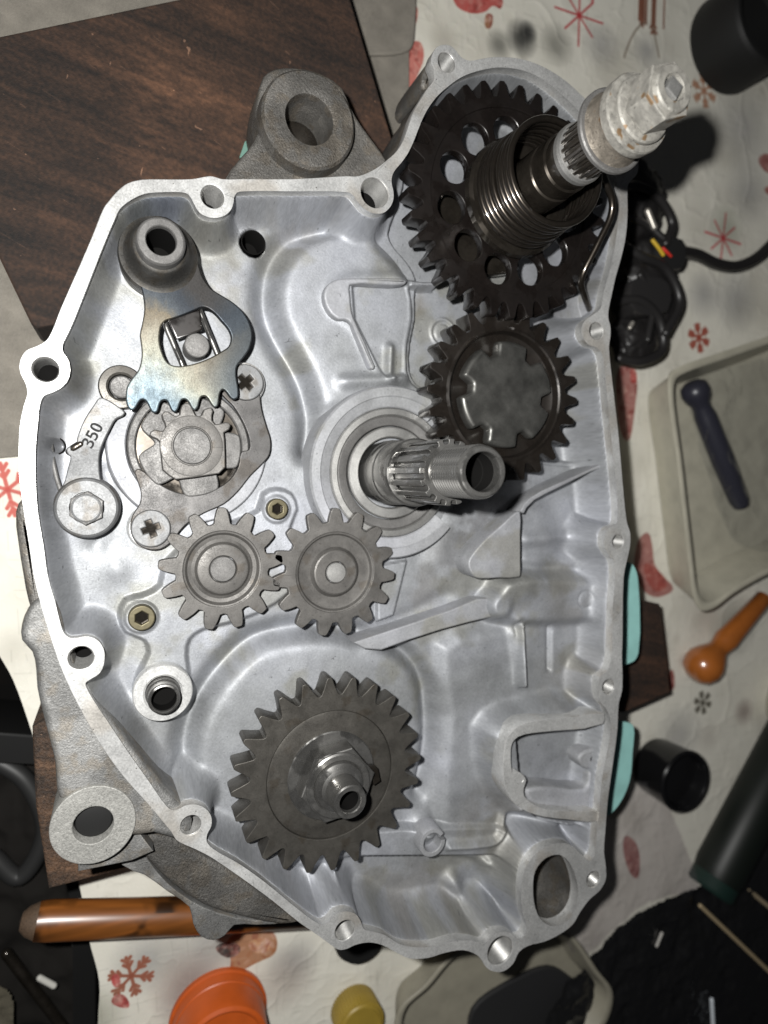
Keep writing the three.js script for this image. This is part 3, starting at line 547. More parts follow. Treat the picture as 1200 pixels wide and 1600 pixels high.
// ---------------------------------------------------------------- gear change mechanism
const C1 = [160, 250, 4], C2 = [20, 500, 4], C3 = [180, 580, 4], C7 = [20, 940, 3.333];
T.temper = tex(1024, 1, (u, v) => {      // heat colours of hardened steel, u across, v along the plate
  const n = 0.10 * (fbm(u, v, 6, 171) - 0.5) + 0.05 * (fbm(u, v, 40, 173, 2) - 0.5), q = v + n + 0.10 * Math.sin(u * 7), mixc = (a, b, t) => a.map((x, i) => x + (b[i] - x) * t);
  const stops = [[0, [0.42, 0.41, 0.40]], [0.30, [0.37, 0.36, 0.355]], [0.42, [0.33, 0.355, 0.39]], [0.52, [0.44, 0.465, 0.49]], [0.60, [0.62, 0.575, 0.50]], [0.70, [0.72, 0.695, 0.63]], [0.80, [0.76, 0.76, 0.70]], [0.9, [0.70, 0.74, 0.74]], [1, [0.55, 0.62, 0.66]]];
  let c = stops[0][1]; for (let i = 0; i < stops.length - 1; i++) if (q >= stops[i][0]) c = mixc(stops[i][1], stops[i + 1][1], Math.min(1, (q - stops[i][0]) / (stops[i + 1][0] - stops[i][0])));
  const side = sstep(0.6, 0.95, u + 0.2 * (vnoise(u, v, 5, 177) - 0.5)); c = mixc(c, [0.40, 0.44, 0.48], side * 0.8);
  const k = 0.95 + 0.2 * (vnoise(u, v, 220, 179) - 0.5); return c.map((x) => x * k);
});
{
  const a = [53.2, -330.7], base = V3(a[0], -60, a[1]);
  const t = thing('shift_sector', 'heat tinted steel gear change sector plate with window and toothed lower edge', 'shift lever', base);
  const out = smooth(line('115,560 130,640 190,720 235,780 255,850 262,930 248,1020 234,1090 243,1160 245,1230 225,1310 180,1370 152,1420 146,1490 160,1545 185,1564 205,1552 222,1526 238,1502 258,1496 276,1510 292,1540 310,1572 332,1580 348,1566 358,1530 372,1505 400,1500 416,1525 432,1560 452,1575 470,1562 484,1525 498,1498 522,1495 542,1515 558,1545 578,1562 596,1545 606,1510 618,1482 642,1475 662,1492 682,1525 702,1545 722,1536 730,1490 738,1452 755,1434 778,1452 800,1482 824,1497 848,1484 852,1440 838,1350 842,1290 880,1240 920,1180 938,1100 922,1020 882,950 820,890 740,840 680,800 630,730 600,640 580,550 540,480 480,410 400,355 300,350 230,365 170,410 125,490', -40, C1), true, 3);
  const win = smooth(line('360,1080 372,1030 400,1002 440,990 520,962 590,932 620,920 655,925 700,955 745,1005 790,1060 806,1110 792,1160 740,1198 640,1250 540,1280 460,1286 410,1266 376,1205 358,1130', -40, C1), true, 3);
  const g = ext(out, [win, ring2(a[0], -a[1], 38, 48)], -52, -40, 2.5, 1.0, 4), bb = new THREE.Box3().setFromBufferAttribute(g.attributes.position);
  g.translate(-base.x, -base.y, -base.z); g.scale(S, S, S);
  const p = g.attributes.position, uv = new Float32Array(p.count * 2);
  for (let i = 0; i < p.count; i++) { uv[2 * i] = (p.getX(i) / S + base.x - bb.min.x) / (bb.max.x - bb.min.x); uv[2 * i + 1] = (p.getZ(i) / S + base.z - bb.min.z) / (bb.max.z - bb.min.z); }
  g.setAttribute('uv', new THREE.BufferAttribute(uv, 2));
  const pm = new THREE.Mesh(g, mat([0.30, 0.30, 0.30], 0.72, 0.8, { map: T.temper, roughnessMap: resized(T.facedRough, 0.6) }));
  pm.name = 'sector_plate'; pm.castShadow = pm.receiveShadow = true; t.add(pm);
  part(t, 'pivot_flare', lathe([[58, -50], [56, -40], [50, -37], [45, -30], [41, -16], [39, -6], [37, -2], [30, 0]], a, 64, 0.9), mat([0.13, 0.125, 0.117], 0.55, 0.75, { map: T.grime }));
  part(t, 'pivot_sleeve', lathe([[34, -10], [33.4, 18], [31.5, 22], [29.5, 23], [21.5, 23], [20.3, 21], [20, 12]], a, 64, 0.4), M.steel);
  part(t, 'bore', lathe([[20, 12.5], [19.8, -70], [0, -70]], a, 40, 0.4), M.bore);
  part(t, 'bent_tab', ext(line('262,500 312,484 316,516 276,530', -52), null, -60, -49, 2), M.gearDark);
  const h = []; for (let i = 0; i <= 96; i++) { const q = i / 96 * Math.PI * 2 * 4; h.push(V3(a[0] + 52 * Math.cos(q), -90 + 34 * i / 96, a[1] - 52 * Math.sin(q))); }
  const sp = thing('centring_spring', 'steel hairpin coil spring under the gear change sector, its two legs in the window', 'spring', V3(a[0], -92, a[1]));
  part(sp, 'coil', tube(h, 4, 240, 10), M.shaft);
  for (const q of ['262,480 258,503 270,535 285,570 290,585', '305,470 313,488 326,520 339,552 346,570']) part(sp, 'spring_leg', tube(pairs(q).map(([x, y]) => at3(x, y, -63)), 4.6, 24, 10), M.shaft);
  const pc = at(308, 539.5, -56);
  solo('stopper_pin', 'round steel stop pin standing between the two spring legs', 'pin', V3(pc[0], -98, pc[1]), lathe([[19, -98], [19, -57], [17.5, -55.5], [12, -55], [0, -55]], pc, 40, 0.3), M.steel);
  part(kase, 'pivot_boss', lathe([[62, -104], [48, -94], [46, -60]], a, 48, 0.5), M.castFine);
}
// shift drum star, pinion and retainer
const PA = [100.3, -47];
{
  const t = thing('retainer_plate', 'mottled steel retaining plate curving around the small pinion', 'plate', V3(PA[0], -86, PA[1]));
  const o = smooth(line('150,610 270,700 380,755 480,770 600,750 715,680 770,595 790,505 838,488 838,420 800,320 740,220 690,170 660,130 672,60 700,10 760,-30 830,-30 890,0 922,60 908,150 915,230 945,340 972,430 965,520 920,580 845,655 765,755 680,830 560,885 460,945 405,1000 360,1060 280,1115 190,1112 120,1062 92,985 108,900 152,830 160,760 140,690 122,625', -74, C3), true, 3);
  part(t, 'plate_body', ext(o, null, -84, -74, 1.8, 0.6, 3), M.plate);
  part(kase, 'drum_boss', lathe([[128, -104], [124, -86], [122, -84], [98, -84], [96, -87], [96, -100]], PA, 80, 0.4), M.castFine);
  const d = thing('shift_drum_star', 'bright steel star cam with notches under the small pinion', 'cam', V3(PA[0], -100, PA[1]));
  part(d, 'bearing_race', lathe([[95, -98], [94, -83], [92, -81], [84, -81], [82, -83], [82, -97]], PA, 80, 0.4), M.steel);
  part(d, 'drum_face', lathe([[82, -96], [0, -96]], PA, 60, 0.4), M.oilSteel);
  const pts = []; for (let i = 0; i < 120; i++) { const q = i / 120 * Math.PI * 2, k = Math.max(0, Math.cos((q - 0.55) * 5)); pts.push(V2(PA[0] + (80 - 26 * k ** 1.6) * Math.cos(q), -PA[1] + (80 - 26 * k ** 1.6) * Math.sin(q))); }
  part(d, 'star_plate', ext(pts, null, -90, -72, 2.5, 0.7, 3), M.steel);
  const pn = thing('shift_pinion', 'small grey steel pinion with flat lower side meshing the sector plate', 'gear', V3(PA[0], -74, PA[1]));
  const po = line('290,560 298,618 340,655 380,678 500,664 650,640 690,600 688,500 685,420 680,385 712,365 722,340 712,322 690,318 650,328 625,330 606,305 606,275 613,248 600,226 576,230 556,240 542,272 520,285 500,268 486,240 475,215 458,198 436,198 418,212 408,240 405,268 380,282 355,268 335,252 310,250 292,268 296,295 312,325 318,355 298,374 272,370 246,364 222,378 215,398 232,412 262,424 280,440', -50, C3);
  part(pn, 'toothed_body', ext(po, null, -74, -50, 2, 0.6, 3), M.gearGrey);
  part(pn, 'face_ring', lathe([[48, -52], [47, -48.5], [45, -48], [31, -48], [30, -50], [30, -54]], PA, 64, 0.35), M.gearGrey);
  part(pn, 'shaft_end', lathe([[29, -60], [29, -49], [27, -46.5], [0, -46]], PA, 56, 0.3), M.steel);
  const l = at(262, 653, -50); part(pn, 'locating_pin', lathe([[6.5, -54], [6, -48.5], [0, -48]], l, 20, 0.4), M.steel);
}
function crossScrew(px, py, r, rot, label) {
  const c = at(px, py, -66), t = thing('cross_head_screw', label, 'screw', V3(c[0], -76, c[1]), 'cross head screws of the retaining plate');
  const cross = [], w = 4.4, L = 13.5; for (let k = 0; k < 4; k++) { const q = rot + k * Math.PI / 2, cs = Math.cos(q), sn = Math.sin(q); for (const [u, v] of [[w * 1.1, -w * 1.1], [L, -w], [L, w]]) cross.push(V2(c[0] + u * cs - v * sn, -c[1] + u * sn + v * cs)); }
  part(t, 'head', ext(ring2(c[0], -c[1], r, 48), [cross], -76, -66, 2.5, 0.8, 4), M.zinc);
  part(t, 'cross_recess', ext(ring2(c[0], -c[1], 16, 24), null, -76, -70.5, 0), M.oilSteel);
  part(kase, 'screw_pad', lathe([[r + 7, -100], [r + 4, -78], [r + 2, -76], [0, -76]], c, 48, 0.5), M.faced);
}
crossScrew(236, 826, 29.5, 0.35, 'silver cross head screw at the lower left end of the mottled plate');
crossScrew(384, 597, 29.5, 0.75, 'silver cross head screw half under the heat tinted sector plate');
// detent arm
{
  const c = [-50.3, 48.7], t = thing('detent_arm', 'short steel detent arm stamped 350 with a roller at its upper end', 'lever', V3(c[0], -84, c[1]));
  const o = smooth(line('545,488 590,500 640,530 700,578 690,600 645,622 605,690 562,780 542,850 542,940 556,1010 600,1060 560,1150 460,1180 360,1150 300,1080 325,1010 345,930 362,852 352,846 338,822 342,800 372,786 398,776 404,735 448,625 510,530', -66, C2), true, 3);
  part(t, 'arm_plate', ext(o, null, -74, -58, 2, 0.7, 3), M.zinc);
  part(t, 'collar', lathe([[47, -92], [46, -60], [43, -52], [40, -50], [24, -50]], c, 64, 0.4), M.zinc);
  part(t, 'spring_hook', tube([at3(109, 706, -66), at3(116, 700, -62), at3(126, 694, -62)], 6, 20, 10), M.oilSteel);
  const r = at(190, 605, -66);
  const roll = part(t, 'roller', lathe([[33, -86], [33, -64], [31, -61], [22, -60], [19, -62], [18, -68]], r, 56, 0.4), M.gearCrank);
  part(roll, 'roller_pin', lathe([[17, -72], [17, -63], [15, -61], [0, -61]], r, 40, 0.3), M.steel);
  const font = await new FontLoader().loadAsync('fonts/droid/droid_sans_bold.typeface.json');
  const tg = new TextGeometry('350', { font, size: 17, depth: 0.8, curveSegments: 6, bevelEnabled: false });
  tg.computeBoundingBox(); const b = tg.boundingBox; tg.translate(-(b.min.x + b.max.x) / 2, -(b.min.y + b.max.y) / 2, 0);
  tg.rotateX(-Math.PI / 2);
  const p0 = at3(144, 680, -58.4), d0 = at3(160, 650, -58.4).sub(p0); tg.rotateY(Math.atan2(-d0.z, d0.x)); tg.translate(p0.x, p0.y, p0.z);
  part(t, 'stamped_number', tg, M.black);
  const bolt = thing('detent_bolt', 'hex head bolt with round domed top at the lower end of the detent arm', 'bolt', V3(c[0], -60, c[1]));
  part(bolt, 'hex_head', ext(ring2(c[0], -c[1], 25.5, 6, 0.45), null, -56, -38, 1.5, 0.3), M.steel);
  part(bolt, 'head_face', lathe([[21.5, -40], [20.5, -36.5], [18, -35.5], [0, -35]], c, 40, 0.3), M.zinc);
  const w = thing('detent_spring', 'thin straight spring wire behind the detent arm by the left wall', 'spring', at3(90, 740, -90));
  part(w, 'spring_leg', tube([at3(79, 690, -100), at3(82, 715, -86), at3(88, 745, -80), at3(96, 770, -78)], 3.6, 24, 8), M.steel);
}
// socket screws, oil tube boss
for (const [x, y, r, l] of [[434, 795.5, 17.5, 'yellowish socket head screw above the gap between the small gears'], [221.5, 966, 20, 'yellowish socket head screw above the silver oil tube collar']]) {
  const c = at(x, y, -60), t = thing('socket_screw', l, 'screw', V3(c[0], -78, c[1]), 'socket head screws of the oil pump');
  part(t, 'head', ext(ring2(c[0], -c[1], r, 40), [ring2(c[0], -c[1], r * 0.52, 6, 0.5)], -78, -60, 2.2, 0.6, 3), M.brass);
  part(t, 'socket', ext(ring2(c[0], -c[1], r * 0.56, 12), null, -78, -68, 0), M.oilSteel);
}
{
  const c = [55.1, 343.4], t = thing('oil_tube_collar', 'bright silver collar with short open tube at lower left of the casting', 'collar', V3(c[0], -80, c[1]));
  part(t, 'collar_disc', lathe([[45.5, -80], [45.5, -62], [44, -60], [30, -60], [27, -62], [26, -66]], c, 64, 0.3), M.faced);
  part(t, 'tube', lathe([[26, -68], [25.5, -50], [23.5, -47], [24, -31], [23, -28], [20.5, -27], [19, -29], [18.6, -34]], c, 56, 0.35), M.shaft);
  part(t, 'bore', lathe([[18.6, -33.5], [18.5, -60], [0, -60]], c, 40, 0.35), M.bore);
}
// ---------------------------------------------------------------- BACKGROUND
const HT = -TABLE;
{ // table top and the room's dark floor beside it
  const floorM = mat([0.05, 0.045, 0.04], 0.8, 0, { map: T.wood });
  const f = solo('floor', '', '', V3(0, -2900, 0), ext(ring2(0, 0, 9000, 4, Math.PI / 4), null, -2940, -2900, 0), floorM); f.userData = { kind: 'structure' };
}
const edge = '-900,-900 2300,-900 2300,2500 156,2500 153,1600 155,1535 138,1465 124,1385 60,1180 48,1140 20,1062 -8,1010 -40,900 -160,700 -900,640';
{
  const t = solo('table_top', '', '', V3(300, HT - 60, 100), ext(line('-850,-850 2250,-850 2250,2450 190,2450 175,1600 165,1480 100,1180 60,1030 20,900 -100,700 -850,640', HT - 6), null, HT - 60, HT - 6, 2), mat([0.10, 0.08, 0.06], 0.7, 0, { map: T.wood })); t.userData = { kind: 'structure' };
  // printed tablecloth
  const W = 1500, H = 1680, X0 = -700, Z0 = -1250, XW = 2600, ZW = 2912, cv = document.createElement('canvas'); cv.width = W; cv.height = H;
  const c = cv.getContext('2d'), k = W / XW, D = (px, py) => { const p = at(px, py, HT); return [(p[0] - X0) * k, (p[1] - Z0) * k]; };
  c.fillStyle = '#d0cdc2'; c.fillRect(0, 0, W, H);
  for (let i = 0; i < 500; i++) { const x = rnd() * W, y = rnd() * H, r = 8 + rnd() * 60; const g = c.createRadialGradient(x, y, 0, x, y, r); const d = rnd() < 0.5; g.addColorStop(0, d ? 'rgba(110,104,92,0.16)' : 'rgba(222,216,200,0.14)'); g.addColorStop(1, 'rgba(120,115,100,0)'); c.fillStyle = g; c.fillRect(x - r, y - r, 2 * r, 2 * r); }
  const blot = (px, py, r, col) => { const [x, y] = D(px, py), g = c.createRadialGradient(x, y, r * 0.2, x, y, r); g.addColorStop(0, col); g.addColorStop(1, col.replace(/[\d.]+\)$/, '0)')); c.fillStyle = g; c.fillRect(x - r, y - r, 2 * r, 2 * r); };
  blot(815, 60, 30, 'rgba(30,30,28,0.75)'); blot(825, 50, 18, 'rgba(20,20,20,0.7)'); blot(780, 70, 24, 'rgba(50,50,46,0.5)'); blot(870, 70, 34, 'rgba(80,80,74,0.45)');
  for (const [x, y, r, a] of [[1150, 470, 60, 0.35], [1100, 460, 45, 0.35], [1170, 300, 60, 0.3], [1060, 1150, 60, 0.3], [230, 1500, 50, 0.35], [330, 1480, 60, 0.4], [460, 1500, 40, 0.3], [300, 1560, 50, 0.35], [1010, 80, 30, 0.35], [940, 70, 40, 0.3], [1160, 200, 80, 0.3], [1040, 120, 30, 0.35]]) blot(x, y, r * 1.0, `rgba(92,92,96,${a})`);
  c.lineCap = 'round';
  const star = (px, py, r, col, n = 8, w = 3, rot = 0.1) => { const [x, y] = D(px, py); c.strokeStyle = col; c.lineWidth = w; for (let i = 0; i < n; i++) { const a = rot + i / n * Math.PI * 2, q = r * (i % 2 ? 0.8 : 1); c.beginPath(); c.moveTo(x, y); c.lineTo(x + q * Math.cos(a), y + q * Math.sin(a)); c.stroke(); } };
  const flake = (px, py, r, col, w = 3) => { const [x, y] = D(px, py); c.strokeStyle = col; c.lineWidth = w; for (let i = 0; i < 6; i++) { const a = 0.3 + i * Math.PI / 3, ca = Math.cos(a), sa = Math.sin(a); c.beginPath(); c.moveTo(x, y); c.lineTo(x + r * ca, y + r * sa); for (const q of [0.45, 0.72]) for (const s of [-0.7, 0.7]) { c.moveTo(x + r * q * ca, y + r * q * sa); c.lineTo(x + r * q * ca + r * 0.3 * Math.cos(a + s), y + r * q * sa + r * 0.3 * Math.sin(a + s)); } c.stroke(); } };
  star(905, 24, 44, 'rgba(165,40,45,0.85)', 8, 3, 0); star(1130, 372, 42, 'rgba(175,35,45,0.85)', 8, 3.2, 0.1);
  flake(1018, 22, 30, 'rgba(110,62,44,0.9)', 4); flake(1092, 528, 23, 'rgba(140,62,48,0.9)', 5); flake(1100, 142, 26, 'rgba(150,100,72,0.8)', 4); flake(1098, 1098, 20, 'rgba(70,66,56,0.8)', 4); flake(205, 1525, 26, 'rgba(130,70,50,0.9)', 4); flake(12, 765, 30, 'rgba(165,60,50,0.85)', 4);
  const shape = (s, col) => {      // a print worn thin in places
    const q = pairs(s).map(([x, y]) => D(x, y)), mx = q.map((a, i) => { const b = q[(i + 1) % q.length]; return [(a[0] + b[0]) / 2, (a[1] + b[1]) / 2]; });
    c.save(); c.beginPath(); c.moveTo(...mx[q.length - 1]); q.forEach((a, i) => c.quadraticCurveTo(a[0], a[1], ...mx[i])); c.closePath(); c.clip(); c.fillStyle = col; c.globalAlpha = 0.72; c.fill();
    const xs = q.map((a) => a[0]), ys = q.map((a) => a[1]), x0 = Math.min(...xs), x1 = Math.max(...xs), y0 = Math.min(...ys), y1 = Math.max(...ys);
    for (let i = 0; i < 70; i++) { c.globalAlpha = 0.12 + 0.25 * rnd(); c.fillStyle = rnd() < 0.4 ? '#c9a79a' : rnd() < 0.5 ? '#5e1a16' : col; c.beginPath(); c.ellipse(x0 + rnd() * (x1 - x0), y0 + rnd() * (y1 - y0), 1.5 + rnd() * 7, 1 + rnd() * 4, rnd() * 3, 0, 7); c.fill(); }
    c.restore();
  };
  shape('705,-10 712,12 735,22 760,20 770,6 784,18 788,-10', '#a02a25'); shape('758,20 772,22 768,46 756,44', '#7a4a20');
  shape('634,66 660,62 664,95 650,120 640,170 634,168', 'rgba(165,52,42,0.85)'); shape('634,172 668,160 656,200 634,240', 'rgba(165,52,42,0.85)'); shape('640,6 655,10 650,40 640,50', 'rgba(165,52,42,0.85)');
  shape('962,572 985,570 998,590 992,640 986,690 972,688 962,640', 'rgba(112,32,28,0.8)'); shape('985,572 996,580 994,600 984,598', 'rgba(160,34,30,0.8)');
  shape('992,850 1012,826 1020,850 1022,890 1060,920 1030,935 1010,930 990,900', 'rgba(112,32,28,0.8)'); shape('1000,880 1020,880 1050,915 1020,930', 'rgba(140,50,42,0.7)');
  shape('1180,248 1200,236 1230,262 1200,276', 'rgba(112,32,28,0.8)'); shape('1192,290 1230,288 1230,310 1198,306', 'rgba(112,32,28,0.8)');
  shape('1040,1060 1052,1040 1056,1075 1044,1085', 'rgba(112,32,28,0.8)'); shape('975,1300 1000,1320 1000,1375 985,1370 972,1330', 'rgba(112,32,28,0.8)');
  shape('172,1525 185,1520 190,1538 178,1545', '#a83030'); shape('176,1555 196,1552 206,1578 172,1570', '#a83838');
  shape('350,1468 380,1452 430,1450 436,1490 400,1505 372,1520 358,1518 362,1500', '#8d5330'); shape('384,1470 420,1462 426,1486 396,1492', '#b98a62'); shape('330,1476 372,1470 378,1490 352,1500', '#1c1514');
  shape('910,1210 960,1180 990,1230 960,1300', '#a29a86');
  c.lineWidth = 3; c.strokeStyle = 'rgba(110,96,82,0.8)'; c.beginPath(); c.moveTo(...D(975, 90)); c.quadraticCurveTo(...D(990, 40), ...D(1008, 36)); c.stroke(); c.beginPath(); c.moveTo(...D(1036, 30)); c.quadraticCurveTo(...D(1070, 20), ...D(1086, 56)); c.stroke(); c.beginPath(); c.moveTo(...D(1020, 40)); c.lineTo(...D(1030, 90)); c.stroke();
  // weave and threadbare wear
  for (let i = 0; i < 9000; i++) { const x = rnd() * W, y = rnd() * H, l = 6 + rnd() * 26; c.strokeStyle = rnd() < 0.5 ? 'rgba(70,66,58,0.13)' : 'rgba(215,211,200,0.20)'; c.lineWidth = 1; c.beginPath(); c.moveTo(x, y); if (rnd() < 0.5) c.lineTo(x + l, y + rnd() * 2); else c.lineTo(x + rnd() * 2, y + l); c.stroke(); }
  for (let i = 0; i < 60; i++) { const x = rnd() * 1200, y = rnd() * 1600; blot(x, y, 15 + rnd() * 55, `rgba(${60 + rnd() * 30 | 0},${56 + rnd() * 24 | 0},${44 + rnd() * 20 | 0},${0.12 + rnd() * 0.28})`); }
  T.creases2 = T.creases.clone(); T.creases2.repeat.set(3.3, 3.7); T.creases2.needsUpdate = true;
  const map = new THREE.CanvasTexture(cv); map.colorSpace = THREE.SRGBColorSpace;
  // cloth as a sheet with shallow waves
  const o = smooth(line(edge, HT), true, 4), g0 = ext(o, null, HT - 5, HT, 1, 0.6), p = g0.attributes.position, uv = new Float32Array(p.count * 2);
  for (let i = 0; i < p.count; i++) { uv[2 * i] = (p.getX(i) - X0) / XW; uv[2 * i + 1] = 1 - (p.getZ(i) - Z0) / ZW; }
  g0.setAttribute('uv', new THREE.BufferAttribute(uv, 2));
  solo('tablecloth', 'cream printed tablecloth with red stars and stains under everything', 'tablecloth', Object.assign(V3(300, HT - 5, 100)), g0, mat([1, 1, 1], 0.7, 0, { map, bumpMap: T.creases2, bumpScale: 0.0009 }));
  const cloth = scene.children[scene.children.length - 1]; cloth.geometry.setAttribute('uv', new THREE.BufferAttribute(uv, 2));
}
{
  const t = thing('grey_mat', 'folded grey woven mat under the wooden plank at upper left', 'mat', V3(0, HT, -600));
  const m = mat([0.44, 0.43, 0.41], 0.9, 0, { map: T.weave, bumpMap: T.weave, bumpScale: 0.0003 });
  part(t, 'sheet', ext(smooth(line('-800,-800 640,-800 641,0 640,100 640,200 636,330 600,420 300,690 100,705 0,716 -200,722 -800,730', HT + 8), true, 4), null, HT + 1, HT + 8, 3, 0.8, 3), m);
  part(t, 'fold', ext(smooth(line('-800,-800 652,-800 652,-100 650,40 645,72 630,82 560,86 400,90 -100,200 -800,260', HT + 20), true, 4), null, HT + 9, HT + 20, 5, 0.8, 3), m);
}
T.wood.rotation = -0.2;
{
  const w = (o) => { let a = line(o, -262); return a; };
  solo('wooden_plank', 'large dark brown worn wooden plank under the upper left of the casting', 'plank', V3(100, HT, -500), ext(w('-153,87 532,-55 668,400 58,513 48,505'), null, HT + 20, -262, 6, 0.6, 4), M.wood);
  const ws = mat([0.55, 0.48, 0.42], 0.75, 0, { map: T.wood, bumpMap: T.pits, bumpScale: 0.0008 });
  solo('wood_block', 'short dark wood block with splintered edge under the lower left lug', 'wood block', V3(0, HT, 500), ext(line('50,1136 100,1105 300,1150 300,1330 122,1378 76,1390 56,1260', -230), null, HT + 2, -230, 5, 0.6, 3), ws);
  solo('wood_block', 'dark brown wood block beside the turquoise gasket at the right edge', 'wood block', V3(1000, HT, 350), ext(line('900,925 1032,944 1048,1082 976,1114 900,1108', -250), null, HT + 2, -250, 5, 0.6, 3), mat([0.2, 0.15, 0.13], 0.75, 0, { map: T.wood }));
}
{
  const g = mat([0.36, 0.70, 0.66], 0.7, 0, { map: T.scuff });
  const t = thing('paper_gasket', 'turquoise paper gasket sticking out below the right edge of the casting', 'gasket', V3(900, -170, 400));
  part(t, 'upper_strip', ext(smooth(line('950,880 974,892 984,879 993,888 998,912 998,1020 990,1034 950,1036', -150), true, 3), null, -160, -150, 1.5), g);
  part(t, 'lower_strip', ext(smooth(line('930,1130 975,1128 990,1134 989,1175 984,1222 968,1257 950,1275 930,1280', -150), true, 3), null, -160, -150, 1.5), g);
  solo('gasket_scrap', 'small sliver of turquoise gasket beside the upper lug', 'gasket', at3(380, 235, -200), ext(line('374,246 382,222 392,212 392,246', -190), null, -196, -190, 1), mat([0.14, 0.27, 0.22], 0.7, 0, { map: T.scuff }));
}
// open tubs
function loft(rings, holes) {      // side walls through closed outlines of equal length
  const pos = [], idx = [], n = rings[0][0].length;
  for (const [o, h] of rings) for (const p of o) pos.push(p.x, h, -p.y);
  for (let r = 0; r < rings.length - 1; r++) for (let i = 0; i < n; i++) { const a = r * n + i, b = r * n + (i + 1) % n, c = a + n, d = b + n; idx.push(a, b, c, b, d, c); }
  const g = new THREE.BufferGeometry(); g.setAttribute('position', new THREE.Float32BufferAttribute(pos, 3)); g.setIndex(idx); g.computeVertexNormals();
  return toCreasedNormals(g, 0.9);
}
function scaled(o, k) { const c = V2(0, 0); for (const p of o) c.add(p); c.divideScalar(o.length); return o.map((p) => p.clone().sub(c).multiplyScalar(k).add(c)); }
function tub(label, outline, hRim, hBase, taper, material, name = 'plastic_tub') {
  const o = smooth(line(outline, hRim), true, 6), c = V2(0, 0); for (const p of o) c.add(p); c.divideScalar(o.length);
  const t = thing(name, label, 'tub', V3(c.x, hBase, -c.y));
  part(t, 'wall', [loft([[scaled(o, taper), hBase], [scaled(o, 0.985), hRim - 8], [scaled(o, 0.985), hRim - 3]]), loft([[scaled(o, 0.95), hRim - 3], [scaled(o, taper - 0.04), hBase + 8]])], material);
  part(t, 'rim', loft([[scaled(o, 0.985), hRim - 8], [scaled(o, 1.005), hRim - 7], [scaled(o, 1.008), hRim - 2], [scaled(o, 0.998), hRim], [scaled(o, 0.962), hRim], [scaled(o, 0.95), hRim - 3], [scaled(o, 0.95), hRim - 7]]), material);
  part(t, 'bottom', ext(scaled(o, taper - 0.01), null, hBase, hBase + 6, 1), material);
  return t;
}
const cream = mat([0.60, 0.57, 0.46], 0.42, 0, { map: T.scuff });
tub('cream plastic tub holding a grey plastic bag at the right edge', '1046,602 1050,584 1064,574 1130,551 1200,527 1320,487 1345,500 1362,640 1380,810 1365,835 1300,858 1200,897 1150,925 1115,950 1098,952 1087,936 1075,850 1060,720', -310, HT + 2, 0.88, cream);
function crumple(center, rx, ry, rz, s, amp = 0.35, n = 48) {
  const g = mergeVertices(new THREE.IcosahedronGeometry(1, 24)), p = g.attributes.position;
  g.deleteAttribute('uv');
  for (let i = 0; i < p.count; i++) { const x = p.getX(i), y = p.getY(i), z = p.getZ(i); const a = Math.atan2(z, x) / (Math.PI * 2) + 0.5, b = Math.acos(Math.max(-1, Math.min(1, y))) / Math.PI; const q = 1 - amp * (1 - Math.abs(2 * fbm(a, b * 0.5, 5, s, 4) - 1) * 2.2) * Math.sin(b * Math.PI); p.setXYZ(i, x * q * rx, y * q * ry, z * q * rz); }
  g.computeVertexNormals(); g.deleteAttribute('normal'); const f = mergeVertices(g, 1e-3); f.computeVertexNormals();
  return f.translate(center.x, center.y, center.z);
}
function sheet(outline, h, amp, s, step = 4) {       // crumpled plastic film
  const o = smooth(line(outline, h), true, 3), bb = bbox(o, 2), sg = seg(o, true), nx = Math.ceil((bb[1] - bb[0]) / step), ny = Math.ceil((bb[3] - bb[2]) / step), id = new Map(), pos = [], idx = [];
  for (let j = 0; j <= ny; j++) for (let i = 0; i <= nx; i++) { const x = bb[0] + i * step, y = bb[2] + j * step; if (!inside(sg, x, y)) continue; const u = (x + 3000) / 400, v = (y + 3000) / 400; id.set(j * 5000 + i, pos.length / 3); const f = fbm(u % 1, v % 1, 3, s, 5); pos.push(x, h + amp * (1 - 2.4 * Math.abs(f - 0.5)), -y); }
  for (let j = 0; j < ny; j++) for (let i = 0; i < nx; i++) { const a = id.get(j * 5000 + i), b = id.get(j * 5000 + i + 1), c = id.get((j + 1) * 5000 + i), d = id.get((j + 1) * 5000 + i + 1); if ([a, b, c, d].includes(undefined)) continue; idx.push(a, b, c, b, d, c); }
  const g = new THREE.BufferGeometry(); g.setAttribute('position', new THREE.Float32BufferAttribute(pos, 3)); g.setIndex(idx); g.computeVertexNormals(); return g;
}
{
  const a = at3(1080, 596, -385), b = at3(1158, 790, -385), L = a.distanceTo(b), q = new THREE.Quaternion().setFromUnitVectors(V3(0, 1, 0), b.clone().sub(a).normalize());
  const g = lathe([[0, 0], [22, 3], [36, 14], [40, 34], [36, 54], [27, 70], [25, 84], [30, 110], [32, L * 0.6], [28, L - 20], [22, L], [0, L]], [0, 0], 40, 1.0); g.applyQuaternion(q); g.translate(a.x, a.y, a.z);
  solo('tool_handle', 'dark rounded tool handle inside the clear bag in the cream tub', 'handle', a, g, mat([0.025, 0.025, 0.035], 0.35, 0));
  solo('plastic_bag', 'crinkled clear plastic bag with a dark tool handle in the cream tub', 'bag', at3(1130, 700, -352), sheet('1062,592 1085,574 1130,572 1200,560 1260,600 1280,760 1240,850 1180,862 1130,836 1096,760 1070,660', -352, 34, 211), mat([0.95, 0.955, 0.965], 0.05, 0, { transmission: 1, thickness: 0 }));
}
